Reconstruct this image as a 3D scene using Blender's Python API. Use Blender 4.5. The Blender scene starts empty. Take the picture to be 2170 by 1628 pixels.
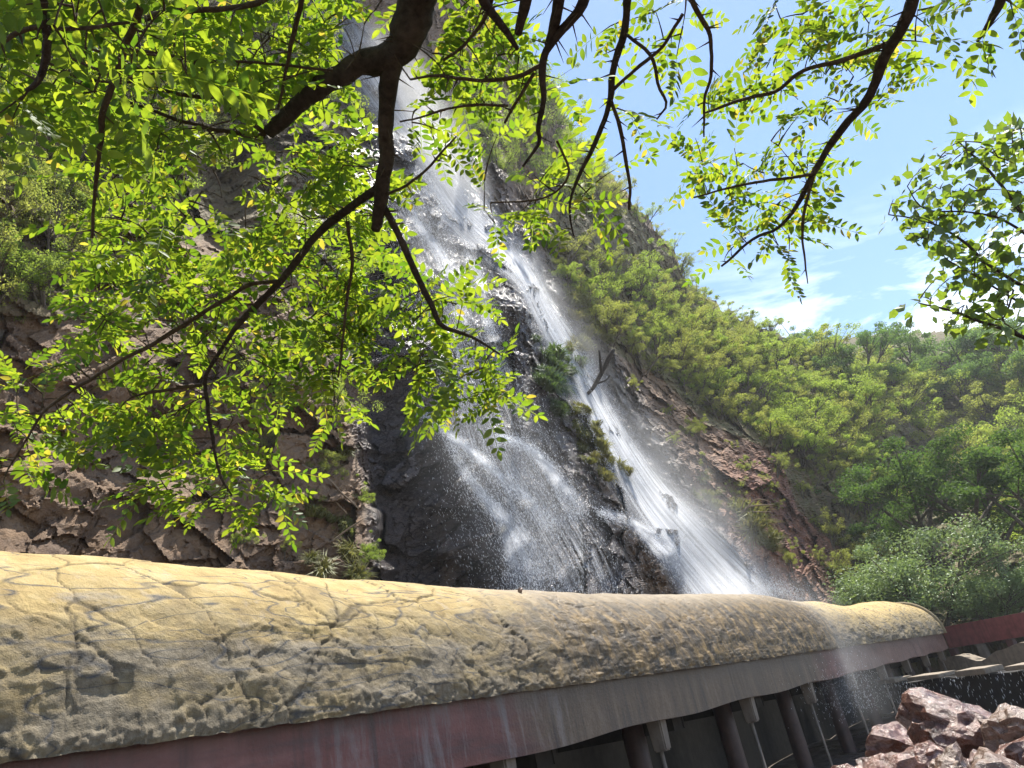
import bpy, bmesh, math, random
import numpy as np
from mathutils import Vector, Matrix
random.seed(7); rng = np.random.default_rng(7)
C = bpy.context.scene.collection
sc = bpy.context.scene

# ------------------------------------------------------------------ camera, sky, sun, exposure
FPX, PITCH, ROLL = 1567.0, math.radians(25), math.radians(12)
CAM = np.array([0.0, 0.0, 1.6])
_F = np.array([0, math.cos(PITCH), math.sin(PITCH)]); _U0 = np.array([0, -math.sin(PITCH), math.cos(PITCH)]); _R0 = np.array([1.0, 0, 0])
_R = math.cos(ROLL)*_R0 - math.sin(ROLL)*_U0; _U = math.sin(ROLL)*_R0 + math.cos(ROLL)*_U0
cam = bpy.data.cameras.new('camera'); camo = bpy.data.objects.new('camera', cam); C.objects.link(camo)
cam.sensor_width = 36; cam.lens = FPX/2170*36; cam.clip_start = .05; cam.clip_end = 3000
M = Matrix.Identity(4)
for i in range(3): M[i][0], M[i][1], M[i][2], M[i][3] = _R[i], _U[i], -_F[i], CAM[i]
camo.matrix_world = M; sc.camera = camo

SUN_EL, SUN_AZ = 68.0, 34.0        # azimuth from +Y, positive to the right
w = bpy.data.worlds.new('World'); sc.world = w; w.use_nodes = True
nt = w.node_tree; nt.nodes.clear()
def N(t, typ, **k):
    n = t.nodes.new(typ)
    for a_, b_ in k.items(): setattr(n, a_, b_)
    return n
out = N(nt, 'ShaderNodeOutputWorld'); bg = N(nt, 'ShaderNodeBackground'); sky = N(nt, 'ShaderNodeTexSky', sky_type='NISHITA')
sky.sun_disc = False; sky.sun_elevation = math.radians(SUN_EL); sky.sun_rotation = math.radians(SUN_AZ)
sky.air_density = 1.0; sky.dust_density = .15; sky.ozone_density = 3.4
bg.inputs[1].default_value = .103
# thin clouds: noise over the sky dome, projected on a flat layer
tc = N(nt, 'ShaderNodeTexCoord'); sep = N(nt, 'ShaderNodeSeparateXYZ'); nt.links.new(tc.outputs['Generated'], sep.inputs[0])
def math_n(t, op, a, b=None, clamp=False):
    m = N(t, 'ShaderNodeMath', operation=op); m.use_clamp = clamp
    for i, v in enumerate((a, b)):
        if v is None: continue
        if isinstance(v, (int, float)): m.inputs[i].default_value = v
        else: t.links.new(v, m.inputs[i])
    return m.outputs[0]
zz = math_n(nt, 'ADD', math_n(nt, 'MAXIMUM', sep.outputs[2], 0.0), .12)
cx = math_n(nt, 'DIVIDE', sep.outputs[0], zz); cy = math_n(nt, 'DIVIDE', sep.outputs[1], zz)
cmb = N(nt, 'ShaderNodeCombineXYZ'); nt.links.new(cx, cmb.inputs[0]); nt.links.new(cy, cmb.inputs[1])
mpn = N(nt, 'ShaderNodeMapping'); mpn.inputs['Rotation'].default_value = (0, 0, .5); mpn.inputs['Scale'].default_value = (.8, 1.7, 1); mpn.inputs['Location'].default_value = (3.1, 1.7, 0)
nt.links.new(cmb.outputs[0], mpn.inputs[0])
cn = N(nt, 'ShaderNodeTexNoise'); cn.inputs['Scale'].default_value = 2.6; cn.inputs['Detail'].default_value = 9; cn.inputs['Roughness'].default_value = .6; cn.inputs['Distortion'].default_value = .35
nt.links.new(mpn.outputs[0], cn.inputs[0])
cr = N(nt, 'ShaderNodeValToRGB'); cr.color_ramp.elements[0].position = .46; cr.color_ramp.elements[1].position = .70
nt.links.new(cn.outputs[0], cr.inputs[0])
# clouds live low in the sky
lo = N(nt, 'ShaderNodeMapRange'); lo.inputs['From Min'].default_value = .50; lo.inputs['From Max'].default_value = .38
nt.links.new(sep.outputs[2], lo.inputs[0])
cf = math_n(nt, 'MULTIPLY', cr.outputs[0], lo.outputs[0], True)
cm = N(nt, 'ShaderNodeMix', data_type='RGBA'); nt.links.new(cf, cm.inputs['Factor']); nt.links.new(sky.outputs[0], cm.inputs['A']); cm.inputs['B'].default_value = (9.5, 9.8, 10.2, 1)
nt.links.new(cm.outputs['Result'], bg.inputs[0]); nt.links.new(bg.outputs[0], out.inputs[0])
sl = bpy.data.lights.new('sun', 'SUN'); sl.energy = 4.8; sl.angle = math.radians(.53); sl.color = (1, .95, .86)
so = bpy.data.objects.new('sun', sl); C.objects.link(so)
sd = Vector((math.sin(math.radians(SUN_AZ))*math.cos(math.radians(SUN_EL)), math.cos(math.radians(SUN_AZ))*math.cos(math.radians(SUN_EL)), math.sin(math.radians(SUN_EL))))
so.rotation_euler = sd.to_track_quat('Z', 'Y').to_euler(); so.location = sd*60
vs = sc.view_settings; vs.view_transform = 'Standard'; vs.look = 'None'; vs.gamma = 1; vs.exposure = 1.25
sc.render.engine = 'CYCLES'; sc.cycles.max_bounces = 7; sc.cycles.transparent_max_bounces = 24; sc.cycles.transmission_bounces = 4
sc.cycles.diffuse_bounces = 3; sc.cycles.glossy_bounces = 2; sc.cycles.use_denoising = True; sc.cycles.volume_step_rate = 1.0; sc.cycles.volume_max_steps = 64; sc.cycles.sample_clamp_indirect = 6

# ------------------------------------------------------------------ helpers
def ray(x, y):
    x = np.asarray(x, float); y = np.asarray(y, float)
    d = _F + ((x-1085)/FPX)[..., None]*_R - ((y-814)/FPX)[..., None]*_U
    return d/np.linalg.norm(d, axis=-1, keepdims=True)
def at(x, y, D): return CAM + ray(x, y)*np.asarray(D, float)[..., None]
def pixel(P):
    Q = np.asarray(P, float)-CAM; z = Q@_F
    return 1085+FPX*(Q@_R)/z, 814-FPX*(Q@_U)/z

def _h(i, j, k, s):
    with np.errstate(over='ignore'):
        n = (i.astype(np.uint32)*np.uint32(374761393) + j.astype(np.uint32)*np.uint32(668265263) + k.astype(np.uint32)*np.uint32(2147483647) + np.uint32((s*974711) & 0xffffffff))
        n = (n ^ (n >> np.uint32(13)))*np.uint32(1274126177); n = (n ^ (n >> np.uint32(15)))*np.uint32(2246822519); n ^= n >> np.uint32(13)
    return n.astype(np.float64)/4294967295.0
def vnoise(P, seed=0):
    I = np.floor(P).astype(np.int64); f = P-I; f = f*f*(3-2*f); r = 0
    for dx in (0, 1):
        for dy in (0, 1):
            for dz in (0, 1):
                wgt = (f[:, 0] if dx else 1-f[:, 0])*(f[:, 1] if dy else 1-f[:, 1])*(f[:, 2] if dz else 1-f[:, 2])
                r = r+wgt*_h(I[:, 0]+dx, I[:, 1]+dy, I[:, 2]+dz, seed)
    return r*2-1
def fbm(P, seed=0, o=4):
    r = 0; a = 1
    for k in range(o): r = r+a*vnoise(P*2.03**k+k*17.3, seed+k); a *= .5
    return r/1.9
def facets(P, seed=0, tilt=1.0, step=.5):
    """blocky rock: every Voronoi cell is a plane with its own tilt and offset"""
    I = np.floor(P).astype(np.int64); best = np.full(len(P), 1e9); val = np.zeros(len(P)); sec = np.full(len(P), 1e9)
    for dx in (-1, 0, 1):
        for dy in (-1, 0, 1):
            for dz in (-1, 0, 1):
                i, j, k = I[:, 0]+dx, I[:, 1]+dy, I[:, 2]+dz
                c = np.stack([i+_h(i, j, k, seed), j+_h(i, j, k, seed+1), k+_h(i, j, k, seed+2)], 1)
                d = P-c; q = (d*d).sum(1)
                t = np.stack([_h(i, j, k, seed+3), _h(i, j, k, seed+4), _h(i, j, k, seed+5)], 1)*2-1
                v = (d*t).sum(1)*tilt+(_h(i, j, k, seed+6)*2-1)*step
                m = q < best; sec = np.where(m, best, np.minimum(sec, q)); val = np.where(m, v, val); best = np.where(m, q, best)
    return val, np.sqrt(sec)-np.sqrt(best)

def mesh(name, V, Fc, mat=None, parent=None, smooth=False, attrs=None, uv=None):
    """V (n,3); Fc (m,k) array of equal-sized faces"""
    V = np.ascontiguousarray(V, np.float32); Fc = np.ascontiguousarray(Fc, np.int32); m, k = Fc.shape
    me = bpy.data.meshes.new(name); me.vertices.add(len(V)); me.vertices.foreach_set('co', V.ravel())
    me.loops.add(m*k); me.loops.foreach_set('vertex_index', Fc.ravel()); me.polygons.add(m)
    me.polygons.foreach_set('loop_start', np.arange(0, m*k, k, dtype=np.int32))
    me.polygons.foreach_set('use_smooth', np.full(m, smooth))
    me.update(calc_edges=True)
    for an, av in (attrs or {}).items():
        at_ = me.attributes.new(an, 'FLOAT', 'POINT'); at_.data.foreach_set('value', np.ascontiguousarray(av, np.float32))
    if uv is not None:
        ul = me.uv_layers.new(name='UVMap'); ul.data.foreach_set('uv', np.ascontiguousarray(uv[Fc.ravel()], np.float32).ravel())
    if mat: me.materials.append(mat)
    o = bpy.data.objects.new(name, me); C.objects.link(o); o.parent = parent
    return o
def tag(o, label=None, cat=None, group=None, kind=None):
    for k_, v_ in (('label', label), ('category', cat), ('group', group), ('kind', kind)):
        if v_: o[k_] = v_
    return o
def empty(name, loc, label=None, cat=None, group=None):
    o = bpy.data.objects.new(name, None); C.objects.link(o); o.location = [float(q) for q in loc]; o.empty_display_size = .2
    return tag(o, label, cat, group)
def grid_faces(nu, nv):
    i = np.arange((nu-1)*(nv-1)); u, v = i//(nv-1), i % (nv-1); a = u*nv+v
    return np.stack([a, a+1, a+nv+1, a+nv], 1)
class Geo:
    """collects faces (mixed sizes) for one mesh"""
    def __init__(s): s.v = []; s.f = []
    def add(s, V, Fs):
        n = len(s.v); s.v += [tuple(map(float, p)) for p in V]; s.f += [tuple(n+i for i in f) for f in Fs]
    def tube(s, pts, rad, n=6, cap=True):
        pts = [Vector(p) for p in pts]; m = len(pts); V = []; prev = None
        for i, p in enumerate(pts):
            t = (pts[min(i+1, m-1)]-pts[max(i-1, 0)]).normalized()
            if prev is None: prev = t.orthogonal().normalized()
            x = (prev-t*prev.dot(t)); x = x.normalized() if x.length > 1e-6 else t.orthogonal().normalized(); y = t.cross(x); prev = x
            for k in range(n):
                a_ = 2*math.pi*k/n; V.append(p+(x*math.cos(a_)+y*math.sin(a_))*rad[i])
        Fs = [(i*n+k, i*n+(k+1) % n, (i+1)*n+(k+1) % n, (i+1)*n+k) for i in range(m-1) for k in range(n)]
        if cap: Fs += [tuple(range(n))[::-1], tuple((m-1)*n+k for k in range(n))]
        s.add(V, Fs)
    def build(s, name, mat, parent=None, smooth=True):
        me = bpy.data.meshes.new(name); me.from_pydata(s.v, [], s.f); me.materials.append(mat)
        if smooth: me.polygons.foreach_set('use_smooth', np.full(len(me.polygons), True))
        o = bpy.data.objects.new(name, me); C.objects.link(o); o.parent = parent; return o
def copy_tree(o, parent=None):
    c = o.copy(); C.objects.link(c); c.parent = parent
    for ch in list(o.children): copy_tree(ch, c)
    return c
def bez(p, q, bend, n):
    p, q = np.asarray(p, float), np.asarray(q, float); m = (p+q)/2+np.asarray(bend, float); t = np.linspace(0, 1, n)[:, None]
    return (1-t)**2*p+2*t*(1-t)*m+t*t*q
def smooth_line(P, n):
    """Catmull-Rom through rows of P (any columns), n samples"""
    P = np.asarray(P, float); Q = np.vstack([2*P[0]-P[1], P, 2*P[-1]-P[-2]]); L = np.r_[0, np.cumsum(np.linalg.norm(np.diff(P[:, :2], axis=0), axis=1))]
    t = np.linspace(0, L[-1], n); i = np.clip(np.searchsorted(L, t, 'right')-1, 0, len(P)-2); f = ((t-L[i])/np.maximum(L[i+1]-L[i], 1e-9))[:, None]
    a, b, c, d = Q[i], Q[i+1], Q[i+2], Q[i+3]
    return .5*(2*b+(c-a)*f+(2*a-5*b+4*c-d)*f**2+(3*b-a-3*c+d)*f**3)

# ------------------------------------------------------------------ materials
class Mat:
    def __init__(s, name):
        s.m = bpy.data.materials.new(name); s.m.use_nodes = True; s.t = s.m.node_tree; s.t.nodes.clear()
        s.o = s.n('ShaderNodeOutputMaterial'); s.tc = s.n('ShaderNodeTexCoord')
    def n(s, typ, **k): return N(s.t, typ, **k)
    def l(s, a, b): s.t.links.new(a, b)
    def set(s, inp, v):
        if hasattr(v, 'node'): s.l(v, inp)
        elif isinstance(v, (tuple, list)) and len(v) == 3 and inp.type == 'RGBA': inp.default_value = (*v, 1)
        else: inp.default_value = v
    def math(s, op, a, b=None, clamp=False): return math_n(s.t, op, a, b, clamp)
    def map(s, scale=(1, 1, 1), rot=(0, 0, 0), src='Object', loc=(0, 0, 0)):
        m = s.n('ShaderNodeMapping'); m.inputs['Scale'].default_value = scale; m.inputs['Rotation'].default_value = rot; m.inputs['Location'].default_value = loc
        s.l(s.tc.outputs[src], m.inputs[0]); return m.outputs[0]
    def noise(s, vec, scale, det=5, rough=.55, dist=0):
        q = s.n('ShaderNodeTexNoise'); q.inputs['Scale'].default_value = scale; q.inputs['Detail'].default_value = det; q.inputs['Roughness'].default_value = rough; q.inputs['Distortion'].default_value = dist
        s.l(vec, q.inputs[0]); return q.outputs[0]
    def vor(s, vec, scale, feat='DISTANCE_TO_EDGE', rand=1):
        q = s.n('ShaderNodeTexVoronoi', feature=feat); q.inputs['Scale'].default_value = scale; q.inputs['Randomness'].default_value = rand
        s.l(vec, q.inputs[0]); return q.outputs[0]
    def ramp(s, fac, *st):
        r = s.n('ShaderNodeValToRGB'); e = r.color_ramp.elements
        while len(e) < len(st): e.new(.5)
        for q, (p, c) in zip(e, st):
            q.position = p; q.color = (c, c, c, 1) if isinstance(c, (int, float)) else (*c, 1)
        s.l(fac, r.inputs[0]); return r.outputs[0]
    def mix(s, f, a, b, mode='MIX'):
        q = s.n('ShaderNodeMix', data_type='RGBA', blend_type=mode); s.set(q.inputs['Factor'], f); s.set(q.inputs['A'], a); s.set(q.inputs['B'], b); return q.outputs['Result']
    def attr(s, nm): return s.n('ShaderNodeAttribute', attribute_name=nm).outputs['Fac']
    def bump(s, h, st, dist=.02, base=None):
        q = s.n('ShaderNodeBump'); q.inputs['Strength'].default_value = st; q.inputs['Distance'].default_value = dist; s.l(h, q.inputs['Height'])
        if base is not None: s.l(base, q.inputs['Normal'])
        return q.outputs[0]
    def princ(s, col, rough=.8, spec=.5, normal=None, metal=0):
        p = s.n('ShaderNodeBsdfPrincipled'); s.set(p.inputs['Base Color'], col); s.set(p.inputs['Roughness'], rough); p.inputs['Specular IOR Level'].default_value = spec
        p.inputs['Metallic'].default_value = metal
        if normal is not None: s.l(normal, p.inputs['Normal'])
        return p.outputs[0]
    def done(s, sh, vol=None):
        s.l(sh, s.o.inputs[0]); return s.m
    def mixsh(s, f, a, b):
        q = s.n('ShaderNodeMixShader'); s.set(q.inputs[0], f); s.l(a, q.inputs[1]); s.l(b, q.inputs[2]); return q.outputs[0]

def leaf_mat(name, c1, c2, tr1, tr2, gloss=.10, tfac=.5, yellow=None, obj_var=.25, spot=5.0):
    m = Mat(name); g = m.n('ShaderNodeNewGeometry').outputs['Random Per Island']; oi = m.n('ShaderNodeObjectInfo').outputs['Random']
    f = m.math('ADD', m.math('MULTIPLY', g, 1-obj_var), m.math('MULTIPLY', oi, obj_var))
    col = m.mix(f, c1, c2); tr = m.mix(f, tr1, tr2)
    if yellow:
        yf = m.ramp(g, (.0, 0), (.93, 0), (.96, 1)); col = m.mix(yf, col, yellow[0]); tr = m.mix(yf, tr, yellow[1])
    sp_ = m.noise(m.map(src='Object'), spot, 4, .6); dk_ = m.ramp(sp_, (.3, .62), (.6, 1.0)); col = m.mix(1, col, dk_, 'MULTIPLY'); tr = m.mix(1, tr, dk_, 'MULTIPLY')
    d = m.n('ShaderNodeBsdfDiffuse'); m.set(d.inputs[0], col); t = m.n('ShaderNodeBsdfTranslucent'); m.set(t.inputs[0], tr)
    gl = m.n('ShaderNodeBsdfGlossy'); gl.inputs['Roughness'].default_value = .5; gl.inputs[0].default_value = (.9, .95, .9, 1)
    return m.done(m.mixsh(gloss, m.mixsh(tfac, d.outputs[0], t.outputs[0]), gl.outputs[0]))

def rock_mat():
    m = Mat('cliff_rock'); P = m.map(); wet = m.attr('wet'); veg = m.attr('veg'); red = m.attr('red')
    n1 = m.noise(P, .35, 6, .6); n2 = m.noise(P, 2.2, 8, .65); n3 = m.noise(P, 9, 6, .7)
    c = m.ramp(n1, (.3, (.115, .062, .029)), (.5, (.235, .142, .073)), (.7, (.33, .22, .128)))
    cr_ = m.ramp(n2, (.3, (.17, .062, .038)), (.6, (.33, .145, .09)), (.8, (.42, .23, .15)))
    c = m.mix(red, c, cr_)
    c = m.mix(m.ramp(n2, (.35, .55), (.65, 0)), c, (.10, .068, .054))
    c = m.mix(m.ramp(n3, (.55, 0), (.75, .35)), c, (.42, .345, .265))
    vg = m.math('MULTIPLY', veg, m.ramp(n2, (.35, .25), (.6, 1)))
    c = m.mix(vg, c, m.ramp(n3, (.3, (.05, .065, .015)), (.7, (.15, .14, .045))))
    cw = m.mix(.78, c, (.028, .030, .040)); c = m.mix(wet, c, cw)
    rg = m.mix(wet, (.85, .85, .85), (.22, .22, .22))
    Ps = m.map((1.2, 1.2, .45)); crk = m.ramp(m.vor(Ps, .9), (0, 0), (.05, 1))
    b = m.bump(n2, .9, .22); b = m.bump(m.noise(P, 5, 8, .7), .9, .10, b); b = m.bump(n3, .9, .06, b); b = m.bump(m.noise(P, 34, 4, .7), .5, .012, b)
    return m.done(m.princ(c, rg, .5, b))
M_ROCK = rock_mat()

def bark_mat(name, c1, c2):
    m = Mat(name); P = m.map(); n = m.noise(P, 55, 6, .65); n2 = m.noise(m.map((1, 1, 1)), 9, 4)
    c = m.ramp(n, (.3, c1), (.7, c2)); c = m.mix(m.ramp(n2, (.55, 0), (.7, .3)), c, (.19, .15, .12))
    return m.done(m.princ(c, .9, .25, m.bump(n, 1.0, .012, m.bump(m.noise(P, 16, 4), .8, .02))))
M_BARK = bark_mat('dark_bark', (.020, .014, .011), (.075, .055, .042)); M_TWIG = bark_mat('twig_bark', (.045, .030, .018), (.12, .085, .05))
M_STEM = bark_mat('grey_stem', (.045, .036, .028), (.15, .125, .10)); M_DEAD = bark_mat('dead_wood', (.012, .010, .009), (.05, .042, .036)); M_DRY = bark_mat('dry_twig', (.13, .09, .06), (.26, .2, .14))
M_LEAF = leaf_mat('locust_leaf', (.025, .065, .008), (.085, .14, .016), (.12, .25, .012), (.50, .58, .03), .035, .60, ((.3, .26, .03), (.6, .5, .05)))
M_LOBED = leaf_mat('lobed_leaf', (.035, .07, .012), (.08, .13, .02), (.15, .27, .02), (.36, .46, .03), .07, .55)
M_SCRUB = [leaf_mat('olive_scrub_leaf', (.145, .18, .045), (.235, .23, .065), (.34, .43, .07), (.48, .49, .09), .02, .55, None, .5),
           leaf_mat('fresh_scrub_leaf', (.13, .20, .035), (.21, .265, .06), (.35, .50, .06), (.48, .58, .08), .02, .55, None, .5),
           leaf_mat('dark_tree_leaf', (.04, .085, .022), (.075, .125, .03), (.10, .22, .03), (.18, .30, .04), .02, .4, None, .4),
           leaf_mat('pale_bush_leaf', (.15, .23, .08), (.22, .30, .12), (.25, .38, .09), (.34, .45, .12), .05, .35, None, .4),
           leaf_mat('far_tree_leaf', (.075, .14, .05), (.13, .20, .06), (.18, .34, .06), (.28, .42, .07), .02, .45, None, .5)]
M_GRASS = leaf_mat('dry_grass', (.10, .12, .025), (.22, .19, .07), (.2, .24, .03), (.32, .28, .08), .02, .4, None, .5)
M_GRASSD = leaf_mat('dark_grass', (.025, .055, .012), (.06, .09, .02), (.07, .14, .02), (.13, .2, .03), .05, .4, None, .5)

def spray_mat():
    m = Mat('water_spray'); d = m.n('ShaderNodeBsdfDiffuse'); d.inputs[0].default_value = (.9, .92, .95, 1); t = m.n('ShaderNodeBsdfTranslucent'); t.inputs[0].default_value = (.92, .94, .97, 1)
    return m.done(m.mixsh(.5, d.outputs[0], t.outputs[0]))
M_SPRAY = spray_mat()
def veil_mat(name, dens, su, sv, lo_, hi_):
    m = Mat(name); P = m.map((su, sv, 1), src='UV'); n = m.noise(P, 1, 7, .62, .25); n2 = m.noise(m.map((su*.22, sv*.4, 1), src='UV', loc=(5, 2, 0)), 1, 4)
    e = m.attr('edge'); f = m.math('MULTIPLY', m.ramp(n, (lo_, 0), (hi_, 1)), m.ramp(n2, (.3, .25), (.65, 1)))
    f = m.math('MULTIPLY', m.math('MULTIPLY', f, e), dens, True)
    gn = m.n('ShaderNodeNewGeometry').outputs['Normal']; vm = m.n('ShaderNodeVectorMath', operation='SCALE'); m.l(gn, vm.inputs[0]); vm.inputs['Scale'].default_value = .35; va = m.n('ShaderNodeVectorMath', operation='ADD'); m.l(vm.outputs[0], va.inputs[0]); va.inputs[1].default_value = (.1, .15, 1); vn_ = m.n('ShaderNodeVectorMath', operation='NORMALIZE'); m.l(va.outputs[0], vn_.inputs[0])
    d = m.n('ShaderNodeBsdfDiffuse'); m.l(vn_.outputs[0], d.inputs['Normal']); d.inputs[0].default_value = (.88, .9, .94, 1); t = m.n('ShaderNodeBsdfTranslucent'); t.inputs[0].default_value = (.9, .92, .96, 1)
    tr = m.n('ShaderNodeBsdfTransparent')
    return m.done(m.mixsh(f, tr.outputs[0], m.mixsh(.3, d.outputs[0], t.outputs[0])))
M_VEIL = veil_mat('water_veil', 1.0, 46, .8, .26, .68); M_SPMIST = veil_mat('roof_spray_mist', .5, 5, 1.2, .2, .8); M_CORE = veil_mat('bright_water_strand', .98, 34, .9, .22, .78); M_THIN = veil_mat('thin_water_veil', .95, 40, .7, .42, .80); M_MIST = veil_mat('water_mist', .30, 9, 1.6, .25, .8)

# ------------------------------------------------------------------ terrain: cliff, spur and far hillside as one sheet of ground
CP = np.array([  # photo column, row, metres away
 (0,1190,12.2),(0,950,13.0),(0,700,14.3),(0,350,17),(0,0,21),(300,1200,13.0),(600,1220,14.6),(300,800,15.2),(300,400,20),(600,0,36),(660,60,38),(600,500,22),(600,900,16.5),
 (800,1220,16),(800,700,22),(920,350,34),(900,550,27),(1000,900,21),(1000,1230,18),(1200,1250,20),(1160,640,33),(1290,900,30),(1560,1250,30),(1400,1250,25),(1090,130,58),(1200,320,58),(1000,150,50),
 (1250,500,47),(1440,560,64),(1380,640,52),(1500,640,66),(1450,850,42),(1600,700,66),(1700,730,78),(1600,1050,38),(1700,1000,47),(1810,1270,41),(1700,1250,36),(1820,1000,54),(1850,850,68),(1900,1150,54),
 (1800,705,108),(2000,700,112),(2170,690,112),(2000,860,88),(2100,1000,66),(2170,1250,46),(2000,1280,46),(2600,640,110),(2700,1250,42),(2600,950,66),
 (-600,1200,9.5),(-600,500,12.5),(-700,-300,18),(0,-600,34),(600,-700,60),(900,-500,62),(-1200,1200,8.5),(1000,-100,58)], float)
def _tps_fit(X, y, lam):
    n = len(X); d = np.linalg.norm(X[:, None]-X[None], axis=2); K = np.where(d > 0, d*d*np.log(d+1e-12), 0)+lam*np.eye(n)
    Pm = np.c_[np.ones(n), X]; A = np.block([[K, Pm], [Pm.T, np.zeros((3, 3))]]); return np.linalg.solve(A, np.r_[y, 0, 0, 0])
_X = CP[:, :2]/1000; _W = _tps_fit(_X, np.log(CP[:, 2]), .002)
def _tps(x, y):
    Q = np.stack([x, y], -1).reshape(-1, 2)/1000; r = np.empty(len(Q))
    for k in range(0, len(Q), 40000):
        q = Q[k:k+40000]; d2 = ((q[:, None]-_X[None])**2).sum(2); r[k:k+40000] = (.5*d2*np.log(d2+1e-12))@_W[:-3]+_W[-3]+q@_W[-2:]
    return r
def side(x, y, line):
    """signed pixel distance of points from a down-running polyline (+ right of it) and whether its rows cover them"""
    L = np.array(line, float); lx = np.interp(y, L[:, 1], L[:, 0])+22*vnoise(np.c_[y/55, y*0+L[0, 0], y*0], 8)+9*vnoise(np.c_[y/17, y*0+L[0, 0], y*0], 9); return x-lx, (y > L[0, 1]) & (y < L[-1, 1])
def sstep(a_, b_, v): t = np.clip((v-a_)/(b_-a_), 0, 1); return t*t*(3-2*t)
RIDGE_A = [(940,400),(1040,540),(1135,640),(1140,720),(1195,830),(1250,880),(1300,1010),(1330,1260)]
RIDGE_B = [(640,620),(720,800),(770,950),(800,1100),(800,1260)]
SCALE_AX = None
def rock_wet(x, y):
    w_ = np.zeros(len(x))
    for L, wd in STREAMS_WET:
        L = np.array(L, float)
        for (x0, y0), (x1, y1) in zip(L[:-1], L[1:]):
            dx, dy = x1-x0, y1-y0; t = np.clip(((x-x0)*dx+(y-y0)*dy)/(dx*dx+dy*dy), 0, 1); d = np.hypot(x-x0-t*dx, y-y0-t*dy); w_ = np.maximum(w_, 1-sstep(wd*.6, wd*1.15, d))
    return w_
STREAMS_WET = [([(650,-50),(700,80),(800,200),(900,340),(1000,480),(1150,650),(1280,880),(1400,1080),(1540,1260)], 95),
               ([(860,430),(920,600),(980,800),(1040,950),(1120,1100),(1180,1260)], 235), ([(830,900),(860,1050),(870,1260)], 90)]
def ground_dist(x, y):
    """distance along the sight line to the rock surface, relief included"""
    x = np.atleast_1d(np.asarray(x, float)).ravel(); y = np.atleast_1d(np.asarray(y, float)).ravel()
    D = np.exp(_tps(x, y))
    s_, ok = side(x, y, RIDGE_A); D = D+np.where(ok, 1.9*(sstep(-8, 28, s_)-.5)*sstep(400, 620, y)*sstep(-420, -60, s_)*(1-sstep(60, 420, s_)), 0)
    s_, ok = side(x, y, RIDGE_B); D = D+np.where(ok, 1.5*sstep(-10, 25, s_)*(1-sstep(50, 260, s_))*sstep(620, 850, y), 0)
    D = D+3.2*np.exp(-((x-470)/75)**2-((y-390)/110)**2)+1.6*np.exp(-((x-330)/140)**2-((y-930)/60)**2)-1.2*np.exp(-((x-1085)/60)**2-((y-650)/45)**2)
    P = at(x, y, D); sc_ = np.clip(D/20, .55, 3.0)
    # bedding frame: blocks drawn out along the fall of the beds
    B = np.array([[.80, .25, .55], [-.45, .85, .25], [-.40, -.45, .80]]); Q = P@B.T
    f4, e4 = facets(Q*np.array([2.6, 6.5, 6.5]), 53, 1.0, .3)
    f1, e1 = facets(Q*np.array([.11, .34, .34])+3.3, 11, 1.0, .45); f2, e2 = facets(Q*np.array([.30, .95, .95]), 23, 1.2, .28); f3, e3 = facets(Q*np.array([.9, 2.6, 2.6]), 37, 1.2, .22)
    far = 1-sstep(70, 100, D)
    disp = (f1*1.15+f2*.55+f3*.24+f4*.10)*np.clip(sc_, .7, 1.3)+fbm(P*.22, 5, 2)*.55+np.abs(fbm(P*2.4, 6, 4))*.10
    disp = disp+.015*(1-sstep(0, .08, e2))
    return D+disp*far*.95
SKY = np.array([(-2500,-60),(-600,-110),(300,-170),(700,-190),(930,-150),(1025,-60),(1058,60),(1090,128),(1145,152),(1177,193),(1193,251),(1203,310),(1240,338),(1290,372),(1340,425),(1395,490),(1432,545),(1452,598),(1500,640),(1560,668),(1630,705),(1700,735),(1760,722),(1830,712),(1950,705),(2170,690),(2600,640),(3300,600)], float)
def base_y(x): return np.interp(x, [-1400, 0, 600, 1500, 1900, 2300, 3000], [1420, 1400, 1370, 1340, 1330, 1330, 1330])
NX, NV = 860, 380; KX = .45
x0 = np.linspace(-1100, 2500, NX); vsky = np.zeros(NX)
for i, xx in enumerate(x0):
    v_ = np.linspace(0, 2900, 3000); px_, py_ = xx+KX*v_, base_y(xx)-v_
    # first crossing of the skyline: the point lies right of / above it
    sx = np.interp(py_, SKY[::1, 1][:20], SKY[:20, 0]) if False else None
    sy = np.interp(px_, SKY[:, 0], SKY[:, 1], left=-60); k = np.argmax(py_ < sy); vsky[i] = v_[k] if (py_ < sy).any() else 2900
vsky += 7*vnoise(np.c_[x0/23, x0*0, x0*0], 3)+4*vnoise(np.c_[x0/7, x0*0, x0*0], 4)
tt = np.linspace(0, 1, NV)
vx = vsky[:, None]*tt[None]; gx = x0[:, None]+KX*vx; gy = base_y(x0)[:, None]-vx
gd = ground_dist(gx, gy); TP = at(gx.ravel(), gy.ravel(), gd).reshape(NX, NV, 3)
foot = TP[:, :1].copy(); foot[:, 0, 2] = -2.5
back = []
top = TP[:, -1]; hd = top-CAM; hd[:, 2] = 0; hd /= np.linalg.norm(hd, axis=1, keepdims=True)
for k, (go, dn) in enumerate(((1.5, .1), (5, 1.2), (14, 6), (40, 26))): back.append((top+hd*go-np.array([0, 0, dn]))[:, None])
TV = np.concatenate([foot, TP]+back, 1); nvv = TV.shape[1]
fx = np.concatenate([gx[:, :1], gx]+[gx[:, -1:]]*4, 1).ravel(); fy = np.concatenate([gy[:, :1], gy]+[gy[:, -1:]]*4, 1).ravel()
def in_poly(x, y, poly):
    r = np.zeros(len(x), bool); n = len(poly)
    for i in range(n):
        (x1, y1), (x2, y2) = poly[i], poly[(i+1) % n]
        c = ((y1 > y) != (y2 > y)) & (x < (x2-x1)*(y-y1)/((y2-y1) or 1e-9)+x1); r ^= c
    return r
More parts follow.
